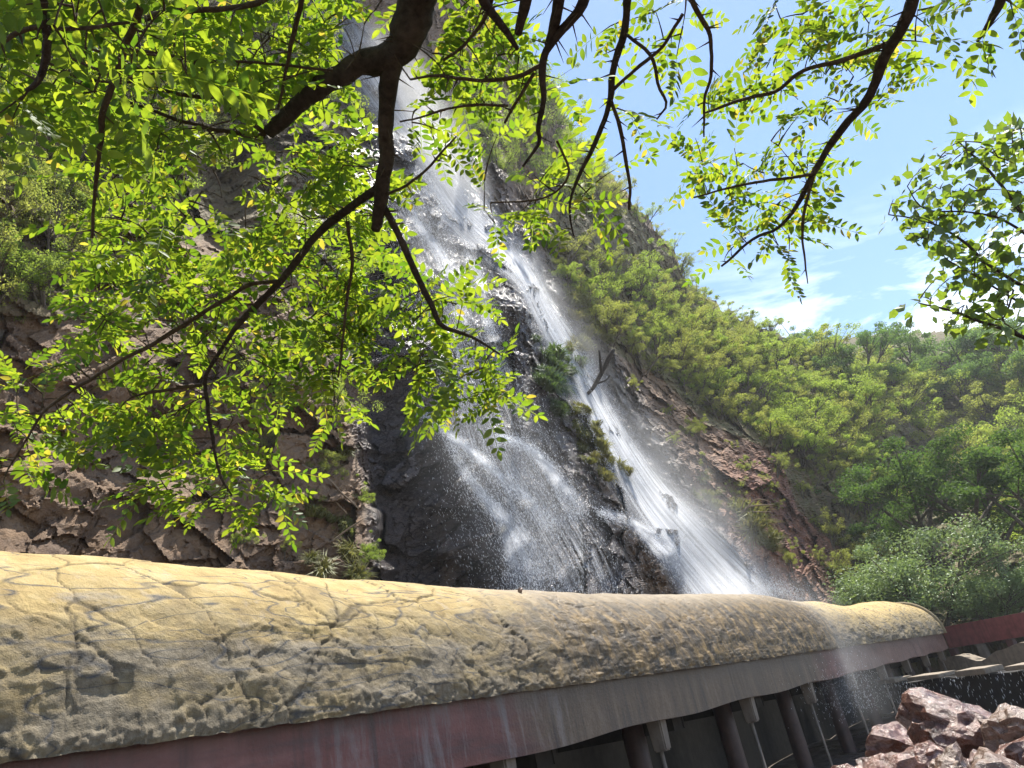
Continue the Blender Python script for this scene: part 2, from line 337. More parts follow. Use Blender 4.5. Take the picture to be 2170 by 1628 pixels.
HILL = [(1170,330),(1205,310),(1440,560),(1700,730),(2000,690),(3400,560),(3400,1400),(1850,1350),(1800,1180),(1690,1080),(1650,960),(1500,900),(1400,800),(1320,760),(1230,690),(1170,560),(1110,450)]
LEFTVEG = [(-1500,-1500),(640,-1500),(620,100),(700,250),(800,330),(780,480),(560,480),(380,520),(200,560),(150,680),(-1500,680)]
veg = (in_poly(fx, fy, HILL)*.95+in_poly(fx, fy, LEFTVEG)*.6).astype(float)
wet = rock_wet(fx, fy)*(1-veg*.6)
red = np.exp(-((fx-1690)/190)**2-((fy-1090)/170)**2)*1.3+.25*in_poly(fx, fy, [(1150,420),(1450,540),(1450,620),(1250,620)])
cliff = mesh('cliff_terrain', TV.reshape(-1, 3), grid_faces(NX, nvv), M_ROCK, None, False, dict(wet=np.clip(wet, 0, 1), veg=np.clip(veg, 0, 1), red=np.clip(red, 0, 1)))
tag(cliff, 'steep reddish brown rock cliff and scrub hillside behind the tunnel', 'cliff', kind='structure')
def on_ground(x, y, off=0.0):
    d = ground_dist(x, y); return at(np.atleast_1d(np.asarray(x, float)), np.atleast_1d(np.asarray(y, float)), d-off)

# valley floor
def floor_mat():
    m = Mat('stream_bed'); P = m.map(); n = m.noise(P, .8, 7, .6); n2 = m.noise(P, 7, 6, .65)
    c = m.ramp(n2, (.3, (.030, .022, .016)), (.7, (.11, .08, .06))); rg = m.ramp(n, (.4, .25), (.6, .8))
    return m.done(m.princ(c, rg, .5, m.bump(n2, .8, .06)))
gxx, gyy = np.meshgrid(np.r_[np.linspace(-150, -40, 8), np.linspace(-30, 60, 180), np.linspace(66, 200, 12)], np.r_[np.linspace(-110, -15, 8), np.linspace(-8, 60, 140), np.linspace(66, 240, 14)], indexing='ij')
gP = np.c_[gxx.ravel(), gyy.ravel(), np.zeros(gxx.size)]; gP[:, 2] = -.25+.22*fbm(gP*.5, 9, 4)
ground = mesh('ground', gP, grid_faces(gxx.shape[0], gxx.shape[1]), floor_mat(), None, True); tag(ground, kind='structure')

# ------------------------------------------------------------------ the barrel-roofed tunnel
AZ = math.radians(32.7); A = np.array([math.sin(AZ), math.cos(AZ), 0]); Bv = np.array([-math.cos(AZ), math.sin(AZ), 0]); Z = np.array([0, 0, 1.0])
DN, RB = 5.0, 1.39; ZS = 1.6+DN*math.tan(math.radians(5.1)); ZB = 1.6-DN*math.tan(math.radians(2.1)); SEND = 35.0
def tun(s, b, z): return A*s+Bv*b+Z*z
def roof_mat():
    m = Mat('painted_plaster_roof'); P = m.map(); uvm = m.n('ShaderNodeUVMap').outputs[0]
    sx = m.n('ShaderNodeSeparateXYZ'); m.l(uvm, sx.inputs[0]); S, T = sx.outputs[0], sx.outputs[1]     # S metres along, T metres up the curve
    def uvmap(sc_, loc=(0, 0, 0)):
        q = m.n('ShaderNodeMapping'); q.inputs['Scale'].default_value = sc_; q.inputs['Location'].default_value = loc; m.l(uvm, q.inputs[0]); return q.outputs[0]
    big = m.noise(uvmap((.5, .8, 1)), 1.2, 6, .6); med = m.noise(P, 3.2, 7, .62); fin = m.noise(P, 22, 6, .7); vfin = m.noise(P, 90, 4, .7)
    c = m.ramp(med, (.28, (.27, .185, .072)), (.5, (.42, .305, .122)), (.75, (.47, .375, .195)))
    # bare grey plaster and rubble where the paint has gone, mostly low on the side
    low = m.n('ShaderNodeMapRange'); m.l(T, low.inputs[0]); low.inputs['From Min'].default_value = 1.35; low.inputs['From Max'].default_value = .15
    gm = m.math('ADD', m.math('MULTIPLY', low.outputs[0], .30), m.math('SUBTRACT', m.noise(uvmap((1.0, 2.6, 1), (4, 0, 0)), 1.3, 6, .6), .5))
    c = m.mix(m.ramp(gm, (.20, 0), (.33, .7)), c, m.ramp(fin, (.3, (.13, .12, .11)), (.7, (.30, .28, .25))))
    c = m.mix(m.ramp(m.noise(P, 6, 5, .6), (.58, 0), (.68, .45)), c, m.ramp(vfin, (.3, (.30, .24, .17)), (.7, (.52, .44, .32))))
    pit = m.noise(uvmap((2.2, 4.0, 1), (9, 2, 0)), 1.6, 8, .68); c = m.mix(m.math('MULTIPLY', m.ramp(pit, (.50, 0), (.64, .9)), m.ramp(low.outputs[0], (.25, .12), (.8, 1))), c, m.ramp(fin, (.3, (.055, .048, .036)), (.7, (.15, .125, .085))))
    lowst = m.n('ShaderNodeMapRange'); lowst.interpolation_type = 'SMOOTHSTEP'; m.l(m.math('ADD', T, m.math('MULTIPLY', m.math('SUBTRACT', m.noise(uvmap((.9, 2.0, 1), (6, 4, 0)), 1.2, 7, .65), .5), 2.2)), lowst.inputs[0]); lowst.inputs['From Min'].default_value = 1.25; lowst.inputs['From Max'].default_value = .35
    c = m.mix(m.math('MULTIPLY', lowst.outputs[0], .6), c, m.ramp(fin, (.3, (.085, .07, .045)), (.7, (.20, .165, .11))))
    # loose drawn grey lines
    ln = m.noise(uvmap((.55, 2.3, 1), (7, 3, 0)), 1.0, 2.5, .5, .4); d1 = m.math('ABSOLUTE', m.math('SUBTRACT', ln, .52)); d2 = m.math('ABSOLUTE', m.math('SUBTRACT', ln, .43)); d3 = m.math('ABSOLUTE', m.math('SUBTRACT', ln, .60))
    lines = m.math('MAXIMUM', m.math('MAXIMUM', m.ramp(d1, (0, 1), (.014, 0)), m.ramp(d2, (0, 1), (.007, 0))), m.ramp(d3, (0, 1), (.006, 0)))
    c = m.mix(m.math('MULTIPLY', lines, m.ramp(fin, (.3, .45), (.6, .95))), c, (.05, .055, .065))
    c = m.mix(m.math('MULTIPLY', m.attr('crack'), .65), c, (.03, .024, .018))
    # water stained reach in the middle of the run
    st = m.n('ShaderNodeMapRange'); st.interpolation_type = 'SMOOTHSTEP'; m.l(m.math('ADD', S, m.math('MULTIPLY', big, 3)), st.inputs[0]); st.inputs['From Min'].default_value = 7.2; st.inputs['From Max'].default_value = 10.0
    st2 = m.n('ShaderNodeMapRange'); st2.interpolation_type = 'SMOOTHSTEP'; m.l(m.math('ADD', S, m.math('MULTIPLY', big, 2)), st2.inputs[0]); st2.inputs['From Min'].default_value = 23; st2.inputs['From Max'].default_value = 19.5
    stain = m.math('MULTIPLY', st.outputs[0], st2.outputs[0])
    stk = m.noise(uvmap((6, .8, 1)), 1, 6, .6); dk = m.ramp(stk, (.3, (.035, .022, .009)), (.55, (.125, .078, .027)), (.8, (.24, .165, .075)))
    mot = m.noise(uvmap((3.2, 2.2, 1), (2, 6, 0)), 1.5, 8, .7, .6); dk = m.mix(m.ramp(mot, (.46, .0), (.68, .8)), dk, (.33, .215, .08)); dk = m.mix(m.ramp(mot, (.38, .92), (.60, 0)), dk, (.026, .018, .009))
    tp = m.n('ShaderNodeMapRange'); tp.interpolation_type = 'SMOOTHSTEP'; m.l(m.math('ADD', T, m.math('MULTIPLY', m.math('SUBTRACT', stk, .5), 1.2)), tp.inputs[0]); tp.inputs['From Min'].default_value = .95; tp.inputs['From Max'].default_value = 1.7
    dk = m.mix(tp.outputs[0], dk, m.ramp(med, (.3, (.17, .125, .075)), (.7, (.29, .225, .15)))); c = m.mix(m.math('MULTIPLY', stain, .92), c, dk)
    drip = m.math('MULTIPLY', m.ramp(m.noise(uvmap((9, .5, 1), (3, 3, 0)), 1, 5, .6), (.52, 0), (.68, .75)), m.ramp(T, (0, .9), (1.6, 0)))
    c = m.mix(drip, c, (.07, .055, .035))
    h = m.math('ADD', m.math('MULTIPLY', med, .5), m.math('MULTIPLY', fin, .35)); b = m.bump(h, .9, .06); b = m.bump(vfin, .9, .008, b)
    rg = m.mix(stain, (.88, .88, .88), (.42, .42, .42))
    return m.done(m.princ(c, rg, .35, b))
def beam_mat():
    m = Mat('stained_concrete_beam'); uvm = m.n('ShaderNodeUVMap').outputs[0]
    sx = m.n('ShaderNodeSeparateXYZ'); m.l(uvm, sx.inputs[0]); S = sx.outputs[0]
    def uvmap(sc_, loc=(0, 0, 0)):
        q = m.n('ShaderNodeMapping'); q.inputs['Scale'].default_value = sc_; q.inputs['Location'].default_value = loc; m.l(uvm, q.inputs[0]); return q.outputs[0]
    n = m.noise(uvmap((.7, 1.5, 1)), 1.5, 6, .6); stk = m.noise(uvmap((5.5, .8, 1)), 1, 8, .7, .5); f = m.noise(uvmap((1, 1, 1)), 30, 5, .7); hz = m.noise(uvmap((.9, 9, 1)), 1, 5, .6)
    red_ = m.ramp(n, (.3, (.06, .022, .020)), (.5, (.15, .052, .042)), (.7, (.22, .10, .085))); red_ = m.mix(m.ramp(hz, (.5, 0), (.7, .6)), red_, (.07, .045, .045))
    con = m.ramp(f, (.3, (.10, .064, .036)), (.7, (.185, .128, .080)))
    def rng_(a_, b_):
        q = m.n('ShaderNodeMapRange'); q.interpolation_type = 'SMOOTHSTEP'; m.l(m.math('ADD', S, m.math('MULTIPLY', n, 2.5)), q.inputs[0]); q.inputs['From Min'].default_value = a_; q.inputs['From Max'].default_value = b_; return q.outputs[0]
    con = m.mix(m.ramp(stk, (.4, .7), (.6, 0)), con, (.05, .036, .024)); c = m.mix(m.math('MULTIPLY', rng_(7.2, 8.6), rng_(20, 18)), red_, con); c = m.mix(rng_(19, 22), c, m.ramp(n, (.3, (.13, .065, .05)), (.7, (.24, .15, .115))))
    pale = m.math('MULTIPLY', m.ramp(stk, (.50, 0), (.64, .55)), m.math('MULTIPLY', rng_(4.6, 6), rng_(9.6, 8)))
    c = m.mix(pale, c, (.24, .225, .225)); c = m.mix(m.ramp(stk, (.55, 0), (.75, .35)), c, (.20, .17, .155)); c = m.mix(m.ramp(m.noise(uvmap((7, .4, 1), (3, 1, 0)), 1, 5), (.55, 0), (.7, .6)), c, (.03, .024, .022))
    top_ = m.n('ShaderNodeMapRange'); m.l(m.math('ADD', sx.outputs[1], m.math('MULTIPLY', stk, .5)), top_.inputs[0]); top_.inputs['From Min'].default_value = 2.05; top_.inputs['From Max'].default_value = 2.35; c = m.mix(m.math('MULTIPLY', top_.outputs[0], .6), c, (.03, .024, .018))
    return m.done(m.princ(c, .5, .45, m.bump(f, .7, .015, m.bump(n, .5, .05))))
M_ROOF, M_BEAM = roof_mat(), beam_mat()
def conc_mat(name, c1, c2, rough=.8):
    m = Mat(name); P = m.map(); n = m.noise(P, 5, 6, .6); f = m.noise(P, 40, 5, .7); s_ = m.noise(m.map((8, 8, .6)), 1, 5)
    c = m.mix(m.ramp(s_, (.5, 0), (.7, .5)), m.ramp(n, (.3, c1), (.7, c2)), tuple(q*.4 for q in c1))
    return m.done(m.princ(c, rough, .4, m.bump(f, .6, .01)))
M_PALE = conc_mat('pale_concrete', (.11, .09, .072), (.2, .168, .135)); M_MAROON = conc_mat('maroon_paint', (.055, .018, .018), (.10, .033, .031), .5); M_DARKC = conc_mat('wet_wall_shade_dark', (.010, .009, .008), (.026, .022, .019), .9)  # wet wall tone, blackened further to stand in for shade under the tunnel
M_REDP = conc_mat('faded_red_paint', (.15, .035, .038), (.26, .075, .07), .5); M_COL = conc_mat('dull_brown_column', (.035, .020, .017), (.07, .036, .03), .5); M_SLAB = conc_mat('slab_stone', (.16, .125, .09), (.28, .23, .17))

tunnel = empty('tunnel', tun(14, DN+RB, -.3), 'long yellow barrel roofed tunnel with cracked plaster and maroon side beam', 'tunnel'); T0 = np.array(tunnel.location)
ss = [-6.0]
while ss[-1] < SEND: ss.append(ss[-1]+max(.011, .0042*abs(ss[-1]-.5)+.006))
ss = np.array(ss); ss[-1] = SEND; th = np.r_[np.linspace(-.008, .62, 215), np.linspace(.63, 1.0, 24)]*math.pi
SS, TH = np.meshgrid(ss, th, indexing='ij'); arc = TH*RB
Q = np.stack([SS, arc, SS*0], -1).reshape(-1, 3)
rr = fbm(Q*np.array([.45, .6, 1]), 41, 2)*.05+fbm(Q*np.array([2.2, 2.2, 1]), 42, 4)*.014
lowm = (1-sstep(.25, 1.5, arc.ravel()))
bl, ed = facets(Q*np.array([3.2, 4.6, 1]), 43, .6, .35); rr = rr+lowm*(bl*.020+fbm(Q*np.array([2.2, 7, 1]), 44, 4)*.022)
bs, es = facets(Q*np.array([8, 12, 1]), 49, .8, .5); rr = rr+lowm*.012*bs*sstep(-.1, .4, vnoise(Q*1.7, 51))-lowm*.016*np.clip(fbm(Q*np.array([4, 7, 1]), 50, 3)-.25, 0, 1)
rimm = 1-sstep(.0, .22, arc.ravel()+.08*vnoise(Q*3, 45)); rr = rr+rimm*(.008+.045*np.abs(fbm(Q*22, 46, 3)))*(1-sstep(12, 24, SS.ravel()))
Qd = Q+np.stack([fbm(Q*np.array([1.6, 1.6, 1]), 90, 4), fbm(Q*np.array([1.6, 1.6, 1]), 91, 4), Q[:, 0]*0], 1)*.30
pl, pe_ = facets(Qd*np.array([1.15, .8, 1]), 92, .0, 1.0); pk, ke_ = facets(Qd*np.array([2.9, 1.7, 1])+7, 95, .0, 1.0)
rr = rr+pl*.010+pk*.005*(vnoise(Q*.7, 97) > -.1)
gmask = sstep(-.2, .3, vnoise(Q*np.array([1.1, 1.3, 1]), 98)); rr = rr-.015*(1-sstep(.004, .020, pe_))*gmask*.7-.010*(1-sstep(.01, .05, ke_))*sstep(.1, .5, vnoise(Q*np.array([.9, 1.6, 1])+5, 99))
crack = np.maximum((1-sstep(.004, .022, pe_))*gmask, (1-sstep(.008, .04, ke_))*sstep(.1, .5, vnoise(Q*np.array([.9, 1.6, 1])+5, 99))*.8)
stn = sstep(6.5, 8.5, SS.ravel())*(1-sstep(20, 23, SS.ravel())); rr = rr+stn*lowm*.035*np.abs(fbm(Q*np.array([12, 2.6, 1]), 47, 4))
# the run swells and dips a little
zlift = .05*np.sin(SS.ravel()*.42+1)+.07*np.exp(-((SS.ravel()-3)/3)**2)-.10*np.exp(-((SS.ravel()-26)/3)**2)
R_ = RB+rr; bb = DN+RB-R_*np.cos(TH.ravel()); zz_ = ZS+np.maximum(np.sin(TH.ravel()), -.2)*R_+zlift*np.sin(np.clip(TH.ravel(), 0, math.pi))
zz_ = np.where(TH.ravel() < .06, zz_-(.01+.016*np.abs(vnoise(Q*7, 48)))*rimm, zz_)
RV = A*SS.ravel()[:, None]+Bv*bb[:, None]+Z*zz_[:, None]-T0
barrel = mesh('barrel_roof', RV, grid_faces(len(ss), len(th)), M_ROOF, tunnel, True, dict(crack=crack), np.stack([SS.ravel(), arc.ravel()], 1))
# end rim of the barrel
g = Geo(); arcp = [tun(SEND+.02, DN+RB-(RB+.03)*math.cos(q), ZS+(RB+.03)*math.sin(q)-.02)-T0 for q in np.linspace(-.02, math.pi+.02, 40)]
g.tube(arcp, [.085]*40, 8); g.build('end_rim', M_ROOF, tunnel)
def beam(name, s0, s1, b0, b1, z0, z1, mat, parent, n=120):
    s_ = np.linspace(s0, s1, n); prof = [(b0, z0), (b0, z1), (b1, z1), (b1, z0)]; V = []; uv = []
    for q in s_:
        for (b_, z_) in prof: V.append(tun(q, b_+(.012*math.sin(q*2.3) if b_ == b0 else 0), z_+(.02*math.sin(q*1.7+b_) if z_ == z0 else 0))-T0); uv.append((q, z_+b_-DN))
    Fs = [(i*4+k, i*4+(k+1) % 4, (i+1)*4+(k+1) % 4, (i+1)*4+k) for i in range(n-1) for k in range(4)]+[(0, 3, 2, 1), tuple((n-1)*4+k for k in range(4))]
    return mesh(name, np.array(V), np.array(Fs), mat, parent, False, None, np.array(uv))
beam('side_beam', -6, SEND-.2, DN+.05, DN+.33, ZB, ZS+.03, M_BEAM, tunnel)
beam('side_beam', -6, SEND-.2, DN+2*RB-.33, DN+2*RB-.05, ZB, ZS+.03, M_BEAM, tunnel)
beam('added_shade_wall', -6, SEND-.2, DN+2*RB+.05, DN+2*RB+.4, -2.2, ZB-.004, M_DARKC, tunnel)  # wall added to keep cliff-side light out from under the roof
def box(name, mat, parent, c, ax, hx, hy, hz, taper=1.0, bev=.02):
    """box with axes ax (x), Z x ax (y), Z; bevelled by hand with a bmesh"""
    bm = bmesh.new(); bmesh.ops.create_cube(bm, size=2); ay = np.cross(Z, ax)
    for v in bm.verts:
        k = taper if v.co.z < 0 else 1; v.co = Vector((ax*v.co.x*hx*k+ay*v.co.y*hy*k+Z*v.co.z*hz).tolist())
    bmesh.ops.bevel(bm, geom=bm.edges[:], offset=bev, segments=2, affect='EDGES')
    me = bpy.data.meshes.new(name); bm.to_mesh(me); bm.free(); me.materials.append(mat); o = bpy.data.objects.new(name, me); C.objects.link(o); o.parent = parent; o.location = [float(q) for q in c]; return o
for k, s_ in enumerate(np.arange(3.1, 34.5, 3.4)):
    box('joist_end', M_PALE, tunnel, tun(s_, DN+.22, ZB-.17)-T0, A, .10, .11, .20, .85)
    g = Geo(); g.tube([tun(s_, DN+.25, ZB-.3)-T0, tun(s_+.02, DN+.25, -1.2)-T0], [.028, .028], 8); g.build('drain_pipe', M_PALE, tunnel)
for s_ in np.arange(3.8, 34.5, 3.4):
    for b_, r_ in ((DN+1.0, .17),):
        g = Geo(); g.tube([tun(s_+.5*(b_ > DN+1), b_, q)-T0 for q in (ZB+.3, ZB-.6, -.6, -1.4)], [r_, r_*.96, r_, r_*1.1], 14); g.build('column', M_COL, tunnel)
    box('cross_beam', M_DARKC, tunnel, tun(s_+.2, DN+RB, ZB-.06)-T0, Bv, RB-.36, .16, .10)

# pebble left on the crest of the roof
def boulder_mesh(name, size, seed, cuts=13, sub=4, mat=None, rough=.04):
    r_ = np.random.default_rng(seed); bm = bmesh.new(); bmesh.ops.create_icosphere(bm, subdivisions=sub, radius=1)
    D_ = np.array([v.co[:] for v in bm.verts]); D_ /= np.linalg.norm(D_, axis=1, keepdims=True); rad = np.full(len(D_), 1.25)
    for _ in range(cuts):
        n_ = r_.normal(size=3); n_ /= np.linalg.norm(n_); h_ = r_.uniform(.5, .95); dn = D_@n_; rad = np.where(dn > .05, np.minimum(rad, h_/np.maximum(dn, .05)), rad)
    P = D_*rad[:, None]; f_, e_ = facets(P*2.2+seed, seed, 1, .5); f2_, e2_ = facets(P*5+seed, seed+9, 1, .4); P = P*(1+f_*rough*2.0+f2_*rough*.6+fbm(P*5+seed, seed, 3)*rough*.35)[:, None]*np.array(size)*1.06
    for v, p in zip(bm.verts, P): v.co = Vector(p)
    me = bpy.data.meshes.new(name); bm.to_mesh(me); bm.free(); me.materials.append(mat); return me
def wet_rock_mat(name, c1, c2, c3, rough):
    m = Mat(name); P = m.map(); n = m.noise(P, 2.4, 7, .6, .4); n2 = m.noise(P, 12, 6, .65); oi = m.n('ShaderNodeObjectInfo').outputs['Random']
    vein = m.noise(m.map((1, 1, 3.5), (.5, .4, 0)), 3, 5, .6); c = m.ramp(n, (.3, c1), (.52, c2), (.72, c3)); c = m.mix(m.ramp(vein, (.56, 0), (.63, .55)), c, (.52, .38, .31))
    c = m.mix(m.ramp(n2, (.4, .5), (.6, 0)), c, tuple(q*.35 for q in c1)); return m.done(m.princ(c, m.ramp(n2, (.35, rough*.6), (.7, rough*1.5)), .6, m.bump(n2, .7, .05, m.bump(m.noise(P, 40, 4, .7), .5, .008))))
M_BOUL = wet_rock_mat('wet_red_rock', (.055, .022, .014), (.165, .07, .045), (.30, .165, .115), .22); M_TANR = wet_rock_mat('wet_tan_rock', (.10, .06, .038), (.22, .135, .09), (.34, .245, .18), .28)
p_ = tun(6.75, DN+RB-.35, ZS+RB+.08)
# find the roof crest under pixel (1103,1252)
_i = np.argmin(np.hypot(pixel(RV+T0)[0]-1103, pixel(RV+T0)[1]-1256)); p_ = (RV+T0)[_i]+Z*.02
pe = bpy.data.objects.new('pebble', boulder_mesh('pebble', (.042, .036, .034), 5, 9, 2, M_TANR)); C.objects.link(pe); pe.location = p_.tolist(); tag(pe, 'small brown pebble lying on the crest of the yellow tunnel roof', 'pebble')

# ------------------------------------------------------------------ red walkway beam, weir and slabs beyond the tunnel
def wall_run(name, p, q, h0, h1, thick, mat, parent=None, origin=None, n=24, wob=.0, seed=1):
    p, q = np.array(p, float), np.array(q, float); ax = q-p; ax[2] = 0; L = np.linalg.norm(ax); ax /= L; ay = np.cross(Z, ax); V = []; uv = []
    for i in range(n):
        t_ = i/(n-1); c = p+(q-p)*t_; wz = wob*vnoise(np.array([[t_*9, seed, 0.]]), seed)[0]
        for dy, dz in ((0, h0), (0, h1+wz), (thick, h1+wz), (thick, h0)): V.append(c+ay*dy+Z*dz-(origin if origin is not None else 0)); uv.append((t_*L, dz+dy))
    Fs = [(i*4+k, i*4+(k+1) % 4, (i+1)*4+(k+1) % 4, (i+1)*4+k) for i in range(n-1) for k in range(4)]+[(0, 3, 2, 1), tuple((n-1)*4+k for k in range(4))]
    return mesh(name, np.array(V), np.array(Fs), mat, parent, False, None, np.array(uv))
wp, wq = at(2003, 1352, 37.5), at(2480, 1270, 33)
walk = empty('walkway', (wp+wq)/2*np.array([1, 1, 0]), 'maroon painted walkway beam on short posts beyond the tunnel end', 'walkway'); W0 = np.array(walk.location)
wall_run('edge_beam', wp, wq, -.42, .42, .35, M_REDP, walk, W0)
wall_run('deck', wp+np.array([.25, .5, 0]), wq+np.array([.25, .5, 0]), .10, .30, 2.0, M_DARKC, walk, W0)
for k in range(7):
    c = wp+(wq-wp)*(.03+.15*k); box('post', M_PALE if k % 2 else M_MAROON, walk, np.array([c[0], c[1]+.2, c[2]-.95])-W0, (wq-wp)/np.linalg.norm(wq-wp), .14, .14, .52)
rw = wall_run('retaining_wall', at(1990, 1408, 36), at(2480, 1335, 30), -1.6, .12, .5, M_SLAB, None, None, 40, .22, 3); tag(rw, 'rough pale concrete wall under the maroon walkway', 'wall')
v0, v1 = at(1872, 1450, 25.5), at(2500, 1385, 20.5)
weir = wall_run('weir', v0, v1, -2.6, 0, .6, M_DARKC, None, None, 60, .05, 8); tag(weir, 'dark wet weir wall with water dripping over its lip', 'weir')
vd = (v1-v0)/np.linalg.norm(v1-v0)
for k, (f_, L_, lab) in enumerate(((.06, .62, 'thin flat slab at the left end of the weir top'), (.24, .75, 'second flat slab from the left on the weir top'), (.43, .62, 'thick pale slab in the middle of the weir top'), (.60, .50, 'pale slab on the weir top near the right edge of the picture'))):
    c = v0+(v1-v0)*f_+np.array([0, .2, .085]); tag(box('slab', M_SLAB, None, c, vd, L_*.72, .34, .05+.02*(k == 2), 1, .015), lab, 'slab', 'slabs on the weir')
# water dripping off the weir
def drops(P, dirs, L, R):
    """N slim three-sided bipyramids"""
    n = len(P); d = dirs/np.linalg.norm(dirs, axis=1, keepdims=True); x = np.cross(d, np.array([.3, .9, .2])); x /= np.linalg.norm(x, axis=1, keepdims=True); y = np.cross(d, x)
    V = np.empty((n, 5, 3)); V[:, 0] = P+d*L[:, None]*.6; V[:, 4] = P-d*L[:, None]*.4
    for k in range(3):
        a_ = 2.0944*k; V[:, 1+k] = P+(x*math.cos(a_)+y*math.sin(a_))*R[:, None]
    f = np.array([[0, 1, 2], [0, 2, 3], [0, 3, 1], [4, 2, 1], [4, 3, 2], [4, 1, 3]]); return V.reshape(-1, 3), (np.arange(n)[:, None, None]*5+f[None]).reshape(-1, 3)
n_ = 420; f_ = np.round(rng.random(n_)**1.4*37)/37*.62+rng.normal(0, .004, n_); P = v0+(v1-v0)*f_[:, None]; P[:, 2] -= rng.random(n_)**1.3*1.25; P[:, 1] -= .04+rng.random(n_)*.12
V_, F_ = drops(P, np.tile([0, 0, -1.], (n_, 1)), rng.uniform(.03, .13, n_), rng.uniform(.004, .011, n_)); wd = mesh('drips', V_, F_, M_SPRAY, weir); tag(wd, kind='stuff')

# ------------------------------------------------------------------ wet boulders, lower right
BOUL = [(1905, 1545, 11.5, (.62, .5, .34), 31, 0, 'broad wet reddish boulder at the left back of the boulder pile'), (2065, 1535, 10.6, (.72, .6, .46), 12, 0, 'large dark wet boulder on top of the pile with a sheer face'),
        (2175, 1515, 10.0, (.42, .45, .40), 77, 1, 'orange tinted boulder at the right picture edge, highest of the pile'), (1872, 1612, 9.6, (.48, .42, .33), 40, 0, 'pink streaked boulder at the front left of the pile'),
        (1965, 1575, 9.8, (.34, .32, .30), 55, 0, 'grey pink boulder wedged in the middle of the pile'), (2015, 1628, 8.9, (.36, .33, .30), 60, 1, 'tan rounded boulder at the front middle of the pile'),
        (2095, 1600, 9.2, (.34, .32, .24), 71, 0, 'low dark wet boulder between the tan boulders'), (2155, 1640, 8.3, (.46, .4, .38), 83, 1, 'big tan boulder in the lower right corner'),
        (1835, 1660, 9.0, (.34, .3, .22), 91, 0, 'low boulder at the bottom edge, left of the pile'), (1935, 1665, 8.5, (.36, .3, .22), 97, 0, 'half hidden boulder at the bottom edge under the pile'), (2060, 1680, 8.1, (.4, .3, .24), 103, 0, 'dark boulder at the bottom edge between two tan boulders'),
        (2230, 1590, 9.4, (.5, .5, .42), 110, 0, 'red boulder cut off by the right picture edge'), (1800, 1600, 12.5, (.28, .26, .14), 118, 0, 'small flat rock beside the dark pool left of the pile')]
for x_, y_, D_, s_, sd_, mt, lab in BOUL:
    o = bpy.data.objects.new('boulder', boulder_mesh('boulder', s_, sd_, 16, 4, (M_BOUL, M_TANR)[mt], .06)); C.objects.link(o); o.location = at(x_, y_+44, D_).tolist(); o.rotation_euler = (rng.uniform(-.3, .3), rng.uniform(-.3, .3), rng.uniform(0, 6)); tag(o, lab, 'boulder', 'wet boulders by the stream')
# rubble bank that carries the boulders
gu, gv = np.meshgrid(np.linspace(1780, 2420, 60), np.linspace(1560, 1900, 40), indexing='ij'); bd = np.interp(gv, [1560, 1620, 1700, 1900], [11.8, 9.7, 8.3, 5.6]); BP = at(gu.ravel(), gv.ravel(), bd.ravel()); f_, _e = facets(BP*2.2, 131, 1, .5); BP[:, 2] += -.16+f_*.12+fbm(BP*2, 133, 3)*.08
edge_ = np.minimum.reduce([(gu.ravel()-1780)/60, (gv.ravel()-1560)/30, np.ones(gu.size)]); BP[:, 2] -= (1-np.clip(edge_, 0, 1))*1.1
rb = mesh('rubble_bank', BP, grid_faces(60, 40), M_BOUL, None, True); tag(rb, kind='structure')

